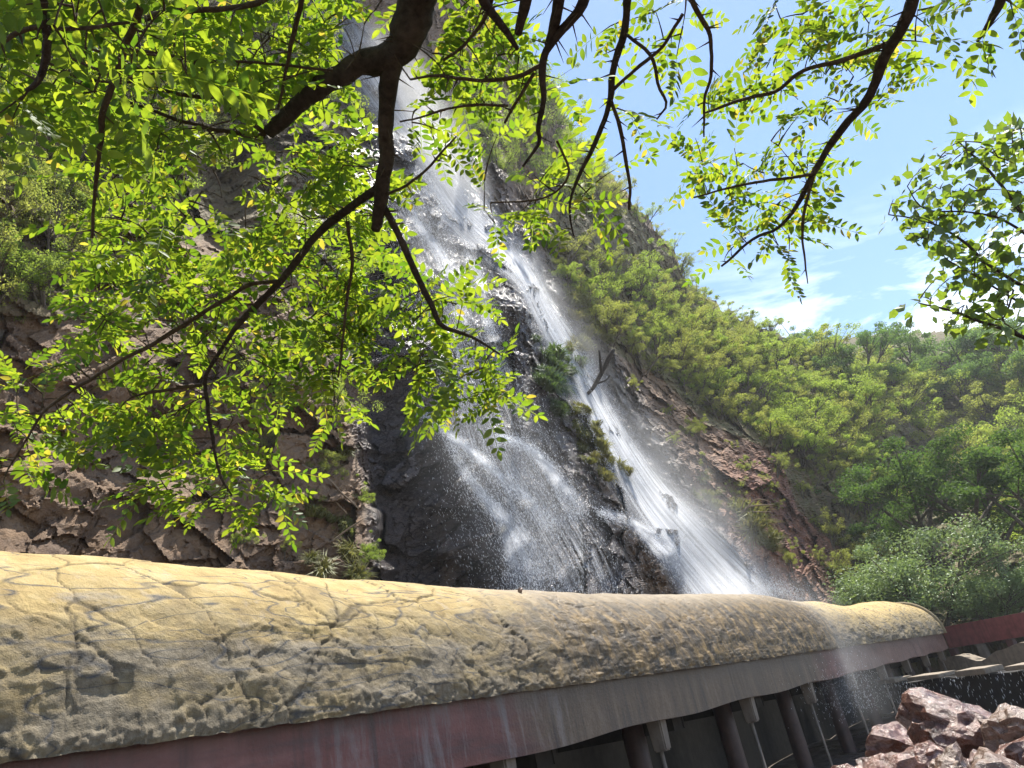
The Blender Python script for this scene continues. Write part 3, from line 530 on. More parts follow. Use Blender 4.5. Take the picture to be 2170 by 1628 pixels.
# ------------------------------------------------------------------ waterfalls
def stream(name, label, line, n_drop, veil_layers, spread, off=(.1, .7), seed=0, fade=.06, lenr=(.02, .09), radr=(.0018, .0050)):
    """line rows: column, row, half width (photo pixels)"""
    r_ = np.random.default_rng(seed); L = smooth_line(line, 160); d2 = np.gradient(L[:, :2], axis=0); d2 /= np.linalg.norm(d2, axis=1, keepdims=True); nr = np.stack([-d2[:, 1], d2[:, 0]], 1)
    base = on_ground([L[-1, 0]], [L[-1, 1]])[0]; root = empty(name, base, label, 'waterfall'); o0 = np.array(root.location)
    def lift(x, y, extra): return np.maximum.reduce([extra])
    for k, (wm, of, mat) in enumerate(veil_layers):
        nv_ = 40; v_ = np.linspace(-1, 1, nv_); X = L[:, None, 0]+nr[:, None, 0]*v_*L[:, None, 2]*wm; Y = L[:, None, 1]+nr[:, None, 1]*v_*L[:, None, 2]*wm
        D_ = ground_dist(X, Y).reshape(X.shape)
        for _ in range(40): D_[1:-1] = (D_[:-2]+D_[1:-1]+D_[2:])/3; D_[:, 1:-1] = (D_[:, :-2]+D_[:, 1:-1]+D_[:, 2:])/3; D_[:, 0] = D_[:, 1]; D_[:, -1] = D_[:, -2]
        Dm = D_-.25
        P = at(X.ravel(), Y.ravel(), Dm.ravel()-of); tl = np.linspace(0, 1, len(L))[:, None]; ed = (1-v_[None]**2)**1.6*np.clip(tl/fade, 0, 1)*np.clip((1-tl)/fade, 0, 1)
        Lm = np.r_[0, np.cumsum(np.linalg.norm(np.diff(at(L[:, 0], L[:, 1], D_[:, 20]), axis=0), axis=1))]
        uv = np.stack([np.broadcast_to((v_*.5+.5)[None]*np.mean(L[:, 2])/70, X.shape).ravel()+k*3.7, np.broadcast_to(Lm[:, None]*.35, X.shape).ravel()], 1)
        tag(mesh('water_veil', P-o0, grid_faces(len(L), nv_), mat, root, True, dict(edge=ed.ravel()), uv))
    if n_drop:
        i = r_.integers(2, len(L)-2, n_drop); v_ = np.clip(r_.normal(0, spread, n_drop), -1.6, 1.6)
        # strands: droplets gather on threads
        th_ = np.sin(v_*23+np.sin(i*.09+seed)*2)+np.sin(v_*57+i*.03); v_ = v_+.03*th_
        jx, jy = r_.normal(0, 6, n_drop), r_.normal(0, 6, n_drop); X = L[i, 0]+nr[i, 0]*v_*L[i, 2]+jx; Y = L[i, 1]+nr[i, 1]*v_*L[i, 2]+jy
        D_ = ground_dist(X, Y)-r_.uniform(off[0], off[1], n_drop)-.5*np.abs(v_); P = at(X, Y, D_)
        Q_ = at(X+d2[i, 0]*6, Y+d2[i, 1]*6, D_); dr = Q_-P; dr[:, 2] -= np.linalg.norm(dr, axis=1)*.5; dr += r_.normal(0, .22, dr.shape)*np.linalg.norm(dr, axis=1, keepdims=True)
        V_, F_ = drops(P-o0, dr, r_.uniform(*lenr, n_drop)*(.35+r_.random(n_drop)**2), r_.uniform(*radr, n_drop)); tag(mesh('droplets', V_, F_, M_SPRAY, root), kind='stuff')
    return root
FALLS = []
FALLS.append(stream('waterfall', 'main bright waterfall running down right of the dark rock ridge', [(905,330,55),(965,430,62),(1050,515,52),(1110,580,38),(1152,660,36),(1198,740,44),(1248,835,44),(1298,925,48),(1368,1040,62),(1440,1130,78),(1520,1220,95),(1600,1310,110)], 70000,
       [(.62, .25, M_CORE), (.9, .35, M_VEIL), (1.15, .5, M_VEIL)], .42, (.1, .9), 1))
FALLS.append(stream('waterfall', 'broad thin veil of water over the dark rock left of the main fall', [(840,380,70),(900,470,90),(945,580,100),(985,700,90),(1010,820,95),(1050,950,120),(1120,1090,140),(1190,1220,150),(1230,1330,150)], 34000,
       [(1.0, .2, M_THIN)], .55, (.1, 1.4), 2))
FALLS.append(stream('waterfall', 'upper spray of the fall seen between leaves at the top left', [(640,-140,60),(680,-20,62),(735,90,60),(800,190,52),(860,270,46),(925,370,50)], 14000, [(1.1, .15, M_VEIL)], .5, (.1, 1.0), 3))
for k, (ln, lab) in enumerate((([(880,865,9),(930,905,10),(985,945,12),(1060,1010,14),(1130,1075,18),(1175,1120,26)], 'thin bright rivulet along the lower rock ledge left of the veil'), ([(1045,925,7),(1090,935,9),(1140,965,12),(1190,1030,20),(1235,1100,34)], 'short curved rivulet leaping from a ledge in mid cliff'),
        ([(950,930,8),(985,1000,12),(1030,1060,16),(1075,1110,24),(1110,1190,44),(1130,1270,60)], 'forked rivulet spraying from the lowest dark ledge'), ([(1262,1085,8),(1320,1100,12),(1375,1135,18),(1440,1200,30),(1490,1270,42)], 'bright lower strand splitting from the left side of the main fall'), ([(985,520,8),(1015,590,10),(1030,660,12),(1050,740,14),(1075,800,16)], 'narrow strand between the main fall and the broad veil'), ([(850,410,10),(890,480,14),(935,540,16),(965,620,16),(985,700,14)], 'glittering strand at the head of the broad veil'))):
    stream('rivulet', lab, ln, 5200, [(1.3, .35, M_CORE)], .5, (.15, .6), 11+k, fade=.3, lenr=(.03, .08), radr=(.002, .0055))
def mist_mat(name, dens):
    m = Mat(name); v = m.n('ShaderNodeVolumePrincipled'); v.inputs['Color'].default_value = (.95, .97, 1, 1); v.inputs['Anisotropy'].default_value = .4
    mp = m.map((2, 2, 2), src='Generated', loc=(-1, -1, -1)); ln = m.n('ShaderNodeVectorMath', operation='LENGTH'); m.l(mp, ln.inputs[0]); fall = m.math('POWER', m.math('SUBTRACT', 1.0, m.math('MULTIPLY', ln.outputs['Value'], ln.outputs['Value']), True), 1.6)
    nz = m.ramp(m.noise(m.map((1, 1, .5)), .9, 3, .6, .4), (.36, .15), (.66, 1.0)); m.l(m.math('MULTIPLY', m.math('MULTIPLY', fall, nz), dens), v.inputs['Density'])
    m.l(v.outputs[0], m.o.inputs['Volume']); return m.m
def mist_body(root, p, q, rad, dens):
    """soft closed body of spray from p to q"""
    p, q = np.array(p), np.array(q); bm = bmesh.new(); bmesh.ops.create_uvsphere(bm, u_segments=24, v_segments=14, radius=1); L_ = np.linalg.norm(q-p)/2; rot = Vector(q-p).to_track_quat('Z', 'Y').to_matrix()
    for v in bm.verts: v.co = Vector((v.co.x*rad, v.co.y*rad, v.co.z*L_))
    me = bpy.data.meshes.new('mist'); bm.to_mesh(me); bm.free(); me.materials.append(mist_mat('spray_mist', dens)); o = bpy.data.objects.new('mist', me); C.objects.link(o); o.parent = root; o.location = ((p+q)/2-np.array(root.location)).tolist(); o.rotation_euler = rot.to_euler()
W_MAIN, W_VEIL, W_TOP = FALLS
def gp(x, y, off): return on_ground([x], [y], off)[0]
mist_body(W_MAIN, gp(1060, 470, .6), gp(1350, 1000, .8), 1.7, .14); mist_body(W_MAIN, gp(1270, 840, .8), gp(1640, 1380, 1.8), 2.8, .16); mist_body(W_MAIN, gp(1360, 1040, .8), gp(1580, 1300, 1.2), 1.6, .2)
mist_body(W_VEIL, gp(900, 780, .7), gp(1240, 1340, 1.8), 2.6, .10); mist_body(W_VEIL, gp(860, 380, .6), gp(1030, 860, .8), 2.2, .06); mist_body(W_TOP, gp(720, 50, 1), gp(980, 480, 1), 3.2, .28); mist_body(W_TOP, gp(840, 240, 1), gp(1010, 500, 1), 2.4, .36)
# spray drifting over the tunnel roof and down its side
sp0 = tun(19.5, DN+.8, ZS+.9); spr = empty('spray', sp0*np.array([1, 1, 0]), 'pale spray drifting over the tunnel roof below the main waterfall', 'spray'); S0 = np.array(spr.location)
n_ = 9000; s_ = rng.normal(19.3, 1.5, n_); tq = rng.random(n_); b_ = DN+1.5-1.6*tq+rng.normal(0, .12, n_); z_ = ZS+RB+.25-tq**2.2*3.2+np.abs(rng.normal(0, .22, n_))
V_, F_ = drops(A*s_[:, None]+Bv*b_[:, None]+Z*z_[:, None]-S0, np.tile([.1, -.1, -1.], (n_, 1)), rng.uniform(.012, .045, n_), rng.uniform(.0012, .0034, n_)); tag(mesh('droplets', V_, F_, M_SPRAY, spr), kind='stuff')
mist_body(spr, tun(19.9, DN+2.6, ZS+RB+1.2), tun(18.6, DN-.5, ZS-1.0), 1.5, .34); mist_body(spr, tun(19.2, DN+.3, ZS+.6), tun(19.0, DN-.5, ZS-2.2), 1.1, .2)

# ------------------------------------------------------------------ shrubs, trees and grass on the slopes
def leaf_cloud(centers, radii, n, size, r_, flat=.75, up=.35):
    """n folded leaf faces scattered through clumps"""
    k = r_.integers(0, len(centers), n); d = r_.normal(size=(n, 3)); d /= np.linalg.norm(d, axis=1, keepdims=True); rad = r_.random(n)**.45
    P = centers[k]+d*rad[:, None]*radii[k][:, None]*np.array([1, 1, flat])
    nn = r_.normal(size=(n, 3))+np.array([0, 0, up])+d*.5; nn /= np.linalg.norm(nn, axis=1, keepdims=True); t = np.cross(nn, r_.normal(size=(n, 3))); t /= np.linalg.norm(t, axis=1, keepdims=True); b = np.cross(nn, t)
    s_ = size*r_.uniform(.6, 1.3, n)[:, None]; V = np.empty((n, 4, 3)); V[:, 0] = P-t*s_; V[:, 1] = P+b*s_*.42+nn*s_*.12; V[:, 2] = P+t*s_; V[:, 3] = P-b*s_*.42+nn*s_*.12
    return V.reshape(-1, 3), np.arange(n*4).reshape(-1, 4)
def plant_proto(kind, mat, seed, leaves, lsize, name='shrub'):
    """unit-height plant at the origin: stems and crown"""
    r_ = np.random.default_rng(seed); root = empty(name, (0, 0, 0)); g = Geo(); tips = []; rad = []
    mound = kind == 'mound'
    if kind in ('bush', 'mound'):
        for k in range(r_.integers(6, 9)):
            a_ = r_.uniform(0, 6.28); q = np.array([math.cos(a_), math.sin(a_), 0])*r_.uniform(.12, .62); q[2] = r_.uniform(.42, .88)-.25*np.hypot(q[0], q[1]); ln = bez((q[0]*.06, q[1]*.06, -.08), q, (0, 0, .12), 6); g.tube(ln, np.linspace(.022, .007, 6), 5, False)
            tips.append(q); rad.append(r_.uniform(.10, .17)*(1.9 if mound else 1))
            for _ in range(6):
                q2 = q+r_.normal(0, .19, 3)*np.array([1, 1, .75]); g.tube(bez(ln[3], q2, (0, 0, .03), 5), np.linspace(.008, .0025, 5), 4, False); tips.append(q2); rad.append(r_.uniform(.05, .14)*(1.8 if mound else 1))
    elif kind == 'tree':
        h = r_.uniform(.38, .5); tr_ = bez((0, 0, -.08), (r_.normal(0, .05), r_.normal(0, .05), h), r_.normal(0, .03, 3), 7); g.tube(tr_, np.linspace(.035, .022, 7), 7, False)
        for k in range(7):
            a_ = k*.9+r_.uniform(0, .6); q = np.array([math.cos(a_)*r_.uniform(.2, .46), math.sin(a_)*r_.uniform(.2, .46), r_.uniform(.62, .92)]); st = tr_[r_.integers(3, 7)]; ln = bez(st, q, (0, 0, .06), 6); g.tube(ln, np.linspace(.017, .006, 6), 5, False); tips.append(q); rad.append(r_.uniform(.12, .2))
            for _ in range(4):
                q2 = q+r_.normal(0, .14, 3)*np.array([1, 1, .5]); g.tube(bez(ln[3], q2, (0, 0, .02), 5), np.linspace(.007, .0025, 5), 4, False); tips.append(q2); rad.append(r_.uniform(.07, .14))
    st_o = g.build('trunk' if kind == 'tree' else 'stems', M_STEM, root)
    V_, F_ = leaf_cloud(np.array(tips), np.array(rad), leaves, lsize, r_, .62 if kind == 'tree' else .8); cr_o = mesh('crown', V_, F_, mat, root); return root
protos = {k: [] for k in ('olive', 'fresh', 'dark', 'pale', 'far')}
for i in range(4): protos['olive'].append(plant_proto('bush', M_SCRUB[0], 100+i, 6500, .0165))
for i in range(4): protos['fresh'].append(plant_proto('bush', M_SCRUB[1], 120+i, 6500, .0165))
for i in range(3): protos['far'].append(plant_proto('tree', M_SCRUB[4], 140+i, 7000, .017, 'tree'))
for i in range(2): protos['dark'].append(plant_proto('tree', M_SCRUB[2], 160+i, 15000, .0125, 'tree'))
for i in range(2): protos['pale'].append(plant_proto('mound', M_SCRUB[3], 170+i, 24000, .0150))
used = set()
def plant(kind, x, y, size, label, cat, group=None, sink=.12, wide=1.0, D=None, idx=None):
    P = on_ground([x], [y])[0] if D is None else at(x, y, D); L = protos[kind]; i = rng.integers(len(L)) if idx is None else idx; src = L[i]
    if src.name not in used: o = src; used.add(src.name)
    else: o = copy_tree(src)
    back_ = (P-CAM); back_[2] = 0; back_ /= np.linalg.norm(back_); P = P+back_*size*.10
    o.location = (P-np.array([0, 0, size*sink])).tolist(); o.rotation_euler = (rng.normal(0, .08), rng.normal(0, .08), rng.uniform(0, 6.28)); s_ = size*rng.uniform(.9, 1.1); o.scale = (s_*wide, s_*wide, s_)
    return tag(o, label, cat, group)
def scatter(poly, mind, tries, k=1.0):
    xs = np.array([p[0] for p in poly]); ys = np.array([p[1] for p in poly]); pts = []
    for _ in range(tries):
        x = rng.uniform(xs.min(), xs.max()); y = rng.uniform(ys.min(), ys.max())
        if not in_poly(np.array([x]), np.array([y]), poly)[0]: continue
        if all((x-a_)**2/1.6+(y-b_)**2 > mind**2 for a_, b_ in pts): pts.append((x, y))
    return pts
def spur_label(x, y, kind_='yellow green', sz=1):
    sky_ = np.interp(x, SKY[:, 0], SKY[:, 1]); rim = np.interp(x, [1190, 1260, 1330, 1500, 1640, 1860], [600, 690, 740, 850, 930, 1100])
    a_ = 'on the spur skyline' if y < sky_+60 else 'at the lower scrub rim' if y > rim-70 else 'amid the spur scrub'
    b_ = 'close to the main fall' if x < 1330 else 'below the dark crag' if x < 1500 else 'above the red rock face' if x < 1680 else 'near the gully'
    return ('low ' if sz < .75 else 'tall ' if sz > 1.1 else '')+kind_+' shrub '+a_+', '+b_
SPUR = [(1210,330),(1300,400),(1400,510),(1445,575),(1500,650),(1640,712),(1720,745),(1860,850),(1880,1000),(1870,1160),(1800,1090),(1740,1010),(1640,965),(1500,885),(1420,815),(1330,765),(1260,690),(1190,600),(1180,540),(1300,560),(1430,590),(1420,540),(1330,470),(1230,420)]
for (x, y) in scatter(SPUR, 22, 9000):
    d_ = float(np.exp(_tps(np.array([x]), np.array([y])))[0]); kd = 'olive' if rng.random() < .55 else 'fresh'; sz = rng.uniform(.69, 1.31); plant(kd, x, y, 67*sz*(.6 if y < np.interp(x, SKY[:, 0], SKY[:, 1])+55 else 1)/FPX*d_, spur_label(x, y, 'olive yellow' if kd == 'olive' else 'fresh green', sz), 'shrub', 'scrub on the sunlit spur', .14, 1.35)
for (x, y) in scatter([(1700,760),(1850,780),(2000,810),(2300,800),(2300,1180),(2100,1100),(1950,960),(1880,900)], 42, 3000):
    d_ = float(np.exp(_tps(np.array([x]), np.array([y])))[0]); kd = 'fresh' if rng.random() < .6 else 'olive'; sz = rng.uniform(75, 115); plant(kd, x, y, sz/FPX*d_, (('low ' if sz < 90 else 'tall ' if sz > 102 else '')+('light green' if kd == 'fresh' else 'yellow olive')+' shrub on the far hillside, '+('beside the gully' if x < 1920 else 'midway along it' if x < 2070 else 'near the right edge')+(', under the crest trees' if y < 900 else ', lower down')), 'shrub', 'scrub on the far hillside', .14, 1.35)
for (x, y) in scatter([(960,230),(1060,190),(1140,170),(1185,260),(1200,330),(1240,420),(1180,440),(1100,400),(990,330)], 34, 1200):
    d_ = float(np.exp(_tps(np.array([x]), np.array([y])))[0]); plant('fresh', x, y, rng.uniform(80, 120)/FPX*d_, ('green shrub on the upper cliff, '+('beside the falling water' if x < 1040 else 'near the skyline' if x > 1130 else 'between water and skyline')+(', high up' if y < 260 else ', lower down' if y > 340 else ', midway')), 'shrub', 'shrubs on the upper cliff')
for (x, y) in scatter([(-250,-150),(620,-150),(600,120),(720,300),(560,330),(420,250),(300,420),(150,560),(120,680),(-250,690)], 62, 2500):
    d_ = float(np.exp(_tps(np.array([x]), np.array([y])))[0]); kd = 'fresh' if rng.random() < .6 else 'olive'; sz = rng.uniform(120, 190); plant(kd, x, y, sz/FPX*d_, (('low ' if sz < 143 else 'tall ' if sz > 168 else '')+('fresh green' if kd == 'fresh' else 'olive')+' shrub on the left cliff '+('at the top' if y < 60 else 'upper quarter' if y < 300 else 'above brown rocks')+(', left edge' if x < 160 else ', left of the limb' if x < 420 else ', beside the limb')), 'shrub', 'shrubs on the left cliff')
for (x, y, lab) in ((640,560,'left of the veil of water, highest'),(700,640,'beside the dead stems'),(640,780,'halfway down left of the veil'),(700,880,'above the dark cleft'),(560,840,'under the hanging leaves'),(760,560,'at the left edge of the wet rock')):
    plant('fresh', x, y, 130/FPX*float(ground_dist(x, y)[0]), 'green shrub on the rock '+lab, 'shrub')
for (x, y) in scatter([(1290,780),(1480,900),(1640,1000),(1740,1080),(1800,1240),(1700,1240),(1600,1130),(1480,1010),(1380,900)], 42, 600):
    plant('olive', x, y, rng.uniform(26, 52)/FPX*float(ground_dist(x, y)[0]), 'small dry shrub rooted on the bare rock '+('near the main fall' if x < 1480 else 'in the middle of the red face' if x < 1640 else 'at the right edge of the red face'), 'shrub', 'small shrubs on the bare rock')
for k, (x, y, s_) in enumerate(((690,1010,62),(745,1075,70),(720,1150,55),(770,1200,60),(600,1190,50),(510,1170,46),(480,1060,40),(400,1120,38),(650,1080,46),(300,1050,36),(560,960,60))):
    plant('fresh' if k % 2 else 'olive', x, y, s_/FPX*float(ground_dist(x, y)[0]), 'small leafy plant growing from a crack in the brown rock', 'plant', 'plants in the brown rock')
# trees along the far crest, gully tree, pale bush
for k, (x, y, s_, lab) in enumerate(((1690,770,95,'slim tree at the left end of the far crest'),(1765,800,130,'small round tree on the far crest beside the spur'),(1850,830,175,'spreading tree on the far crest, second of the tall ones'),(1930,820,170,'tallest dark tree on the far crest'),(2010,850,190,'wide crowned tree on the far hillside with forked trunk'),(2095,860,200,'broad tree on the far hillside near the right edge'),
        (2180,850,215,'tree on the far crest cut off by the right picture edge'),(1800,840,130,'low tree below the far crest'),(1895,860,150,'tree with bare lower trunk under the far crest'),(1960,870,150,'tree with twin stems under the far crest'),(2060,890,150,'smaller tree in front of the wide crowned tree'),(2140,790,180,'high tree at the right end of the far crest'),(2250,880,220,'tree beyond the right edge of the far slope'))):
    plant('far', x, y, .72*s_/FPX*float(np.exp(_tps(np.array([x*1.]), np.array([y*1.])))[0]), lab, 'tree', 'trees along the far crest', .05)
for (x, y, s_, D_, lab) in ((2000,1205,235,44,'big dark leafy tree in the gully with visible trunk'),(2140,1230,240,43,'dark tree at the right edge behind the pale bush'),(1905,1240,120,45,'small dark tree at the foot of the spur'),(2280,1250,250,42,'dark tree beyond the right picture edge')):
    plant('dark', x, y, s_/FPX*D_, lab, 'tree', 'dark trees in the gully', .03, 1.15, D_)
plant('pale', 1985, 1335, 200/FPX*39, 'broad pale green bush behind the tunnel end', 'shrub', None, .02, 1.25, 39, 0); plant('pale', 1890, 1330, 105/FPX*39.5, 'small pale bush at the left of the broad pale bush', 'shrub', None, .02, 1.2, 39.5, 1); plant('pale', 2120, 1345, 120/FPX*39, 'pale bush under the dark tree by the walkway', 'shrub', None, .02, 1.2, 39, 1)
for (x, y, s_, lab) in ((1720,1030,60,'on the red rock under the scrub'),(1760,1150,70,'on the red rock edge'),(1770,1230,62,'at the foot of the red rock'),(1600,1000,44,'beside the dry twigs'),(1480,930,44,'at the top of the red rock face'),(1830,1210,80,'in the gully mouth'),(1860,1120,95,'in the shaded gully'),(1790,1090,60,'halfway down the red rock edge')):
    plant('olive', x, y, s_/FPX*float(ground_dist(x, y)[0]), 'small yellowish shrub '+lab, 'shrub')
# grass tufts
def tuft_proto(mat, seed, n=170):
    r_ = np.random.default_rng(seed); g = Geo()
    for _ in range(n):
        a_ = r_.uniform(0, 6.28); b0 = np.array([math.cos(a_), math.sin(a_), 0])*r_.uniform(0, .25); o_ = np.array([math.cos(a_+r_.normal(0, .5)), math.sin(a_+r_.normal(0, .5)), 0])*r_.uniform(.15, .6); h = r_.uniform(.45, 1); w_ = np.cross(o_/np.linalg.norm(o_), Z)*.022
        p1 = b0+o_*.4+Z*h*.7; p2 = b0+o_+Z*h*(.75 if r_.random() < .6 else .35); g.add([b0-w_, b0+w_, p1+w_*.8, p1-w_*.8, p2], [(0, 1, 2, 3), (3, 2, 4)])
    return g.build('grass_tuft', mat, None, False)
tufts = {'dry': [tuft_proto(M_GRASS, 5), tuft_proto(M_GRASS, 6)], 'dark': [tuft_proto(M_GRASSD, 7), tuft_proto(M_GRASSD, 8)]}; tu = set()
def tuft(kind, x, y, s_, label, group):
    src = tufts[kind][rng.integers(2)]
    if src.name in tu: o = src.copy(); C.objects.link(o)
    else: o = src; tu.add(src.name)
    P = on_ground([x], [y], .05)[0]; o.location = P.tolist(); q = s_/FPX*np.linalg.norm(P-CAM); o.scale = (q, q, q); n_ = Vector((.5, -.45, .75)); n_ += Vector(rng.normal(0, .3, 3)); o.rotation_euler = (n_.to_track_quat('Z', 'Y').to_matrix() @ Matrix.Rotation(rng.uniform(0, 6.28), 3, 'Z')).to_euler(); o.scale = (q*rng.uniform(.8, 1.7), q*rng.uniform(.8, 1.7), q*rng.uniform(.6, 1.1)); tag(o, label, 'grass', group)
for k in range(26):
    t_ = k/25; x = np.interp(t_, [0, .4, 1], [1215, 1240, 1296])+rng.normal(0, 14); y = 870+t_*140+rng.normal(0, 6); tuft('dry', x, y, rng.uniform(24, 40), 'yellow green grass tuft on the rock ridge left of the main fall', 'grass on the rock ridge')
for k in range(22): tuft('dark', 1165+rng.normal(0, 22), 790+rng.normal(0, 38), rng.uniform(34, 52), 'dark green grass tuft on the ridge top beside the main fall', 'dark grass on the ridge')
for k in range(14): tuft('dry', rng.uniform(1200, 1300), rng.uniform(640, 760), rng.uniform(30, 46), 'grass tuft at the right rim of the main fall', 'grass at the rim of the fall')
for k in range(14): t_ = rng.random(); tuft('dry', 1420+t_*230+rng.normal(0, 12), 1000+t_*170+rng.normal(0, 14), rng.uniform(22, 38), 'grass tuft on the slab right of the main fall', 'grass on the slab')
for k in range(9): tuft('dry', rng.uniform(640, 790), rng.uniform(960, 1230), rng.uniform(30, 55), 'dry grass tuft on the brown rock above the tunnel roof', 'grass on the brown rock')
for k in range(6): tuft('dry', 1580+rng.normal(0, 14), 1120+rng.normal(0, 16), rng.uniform(50, 75), 'straw coloured grass clump on the red rock under the dry twigs', 'straw grass clumps')

# dead wood on the cliff
def dead(name, label, lines, mat, lift=.3, cat='dead branch', D=None):
    L0 = lines[0]; d0 = float(ground_dist(L0[0][0], L0[0][1])[0])-lift if D is None else D; b0 = at(L0[0][0], L0[0][1], d0); root = empty(name, b0, label, cat); o0 = np.array(root.location)
    for k, L in enumerate(lines):
        S_ = smooth_line(np.array(L, float), 14); dd = d0-np.linspace(0, .25, 14)*(1 if k % 2 else -.2); P = at(S_[:, 0], S_[:, 1], dd)+fbm(np.c_[S_[:, :2]/30, np.full(14, k)], 3, 3)[:, None]*.03; g = Geo(); g.tube(P-o0, S_[:, 2]/FPX*d0*.6, 7); g.build('limb' if k else 'trunk', mat, root)
dead('dead_snag', 'black dead snag with two prongs standing in the main waterfall', [[(1236,842,5),(1255,825,7),(1275,790,8),(1292,755,9),(1302,740,5)], [(1275,795,6),(1272,765,5),(1270,742,3)], [(1262,815,4),(1285,805,3),(1292,795,2)]], M_DEAD)
dead('dead_branch', 'dark dead stems leaning over the wet rock behind the leaves', [[(772,765,6),(795,715,5),(825,650,5),(850,585,3)], [(785,740,4),(815,700,4),(850,630,2)], [(765,770,5),(755,720,4),(760,690,2)]], M_DEAD)
dead('dry_twigs', 'bare dry twigs sticking out of the red rock', [[(1568,1100,4),(1585,1075,3),(1640,1070,2)], [(1572,1090,3),(1600,1060,2),(1630,1062,1.2)], [(1575,1085,3),(1610,1085,2),(1635,1085,1.2)], [(1570,1095,3),(1575,1065,2),(1590,1050,1.2)]], M_DRY)
dead('bare_branch', 'thin bare branch arching over the upper waterfall', [[(1180,590,3),(1140,583,3),(1105,600,2),(1090,612,1.2)], [(1130,585,2),(1115,575,1.4),(1108,570,1)]], M_DEAD, .8)
for k, L in enumerate(([(640,985,4),(690,1010,3),(740,1060,3),(760,1080,2)], [(660,1000,3),(700,1050,3),(735,1090,2)], [(700,1150,3),(740,1120,3),(770,1100,2)])):
    dead('dry_root', ('pale dry root trailing over the rock edge, highest of three', 'pale dry root trailing over the rock edge, middle of three', 'pale dry root trailing over the rock edge, lowest of three')[k], [L], M_DRY, .2, 'root')

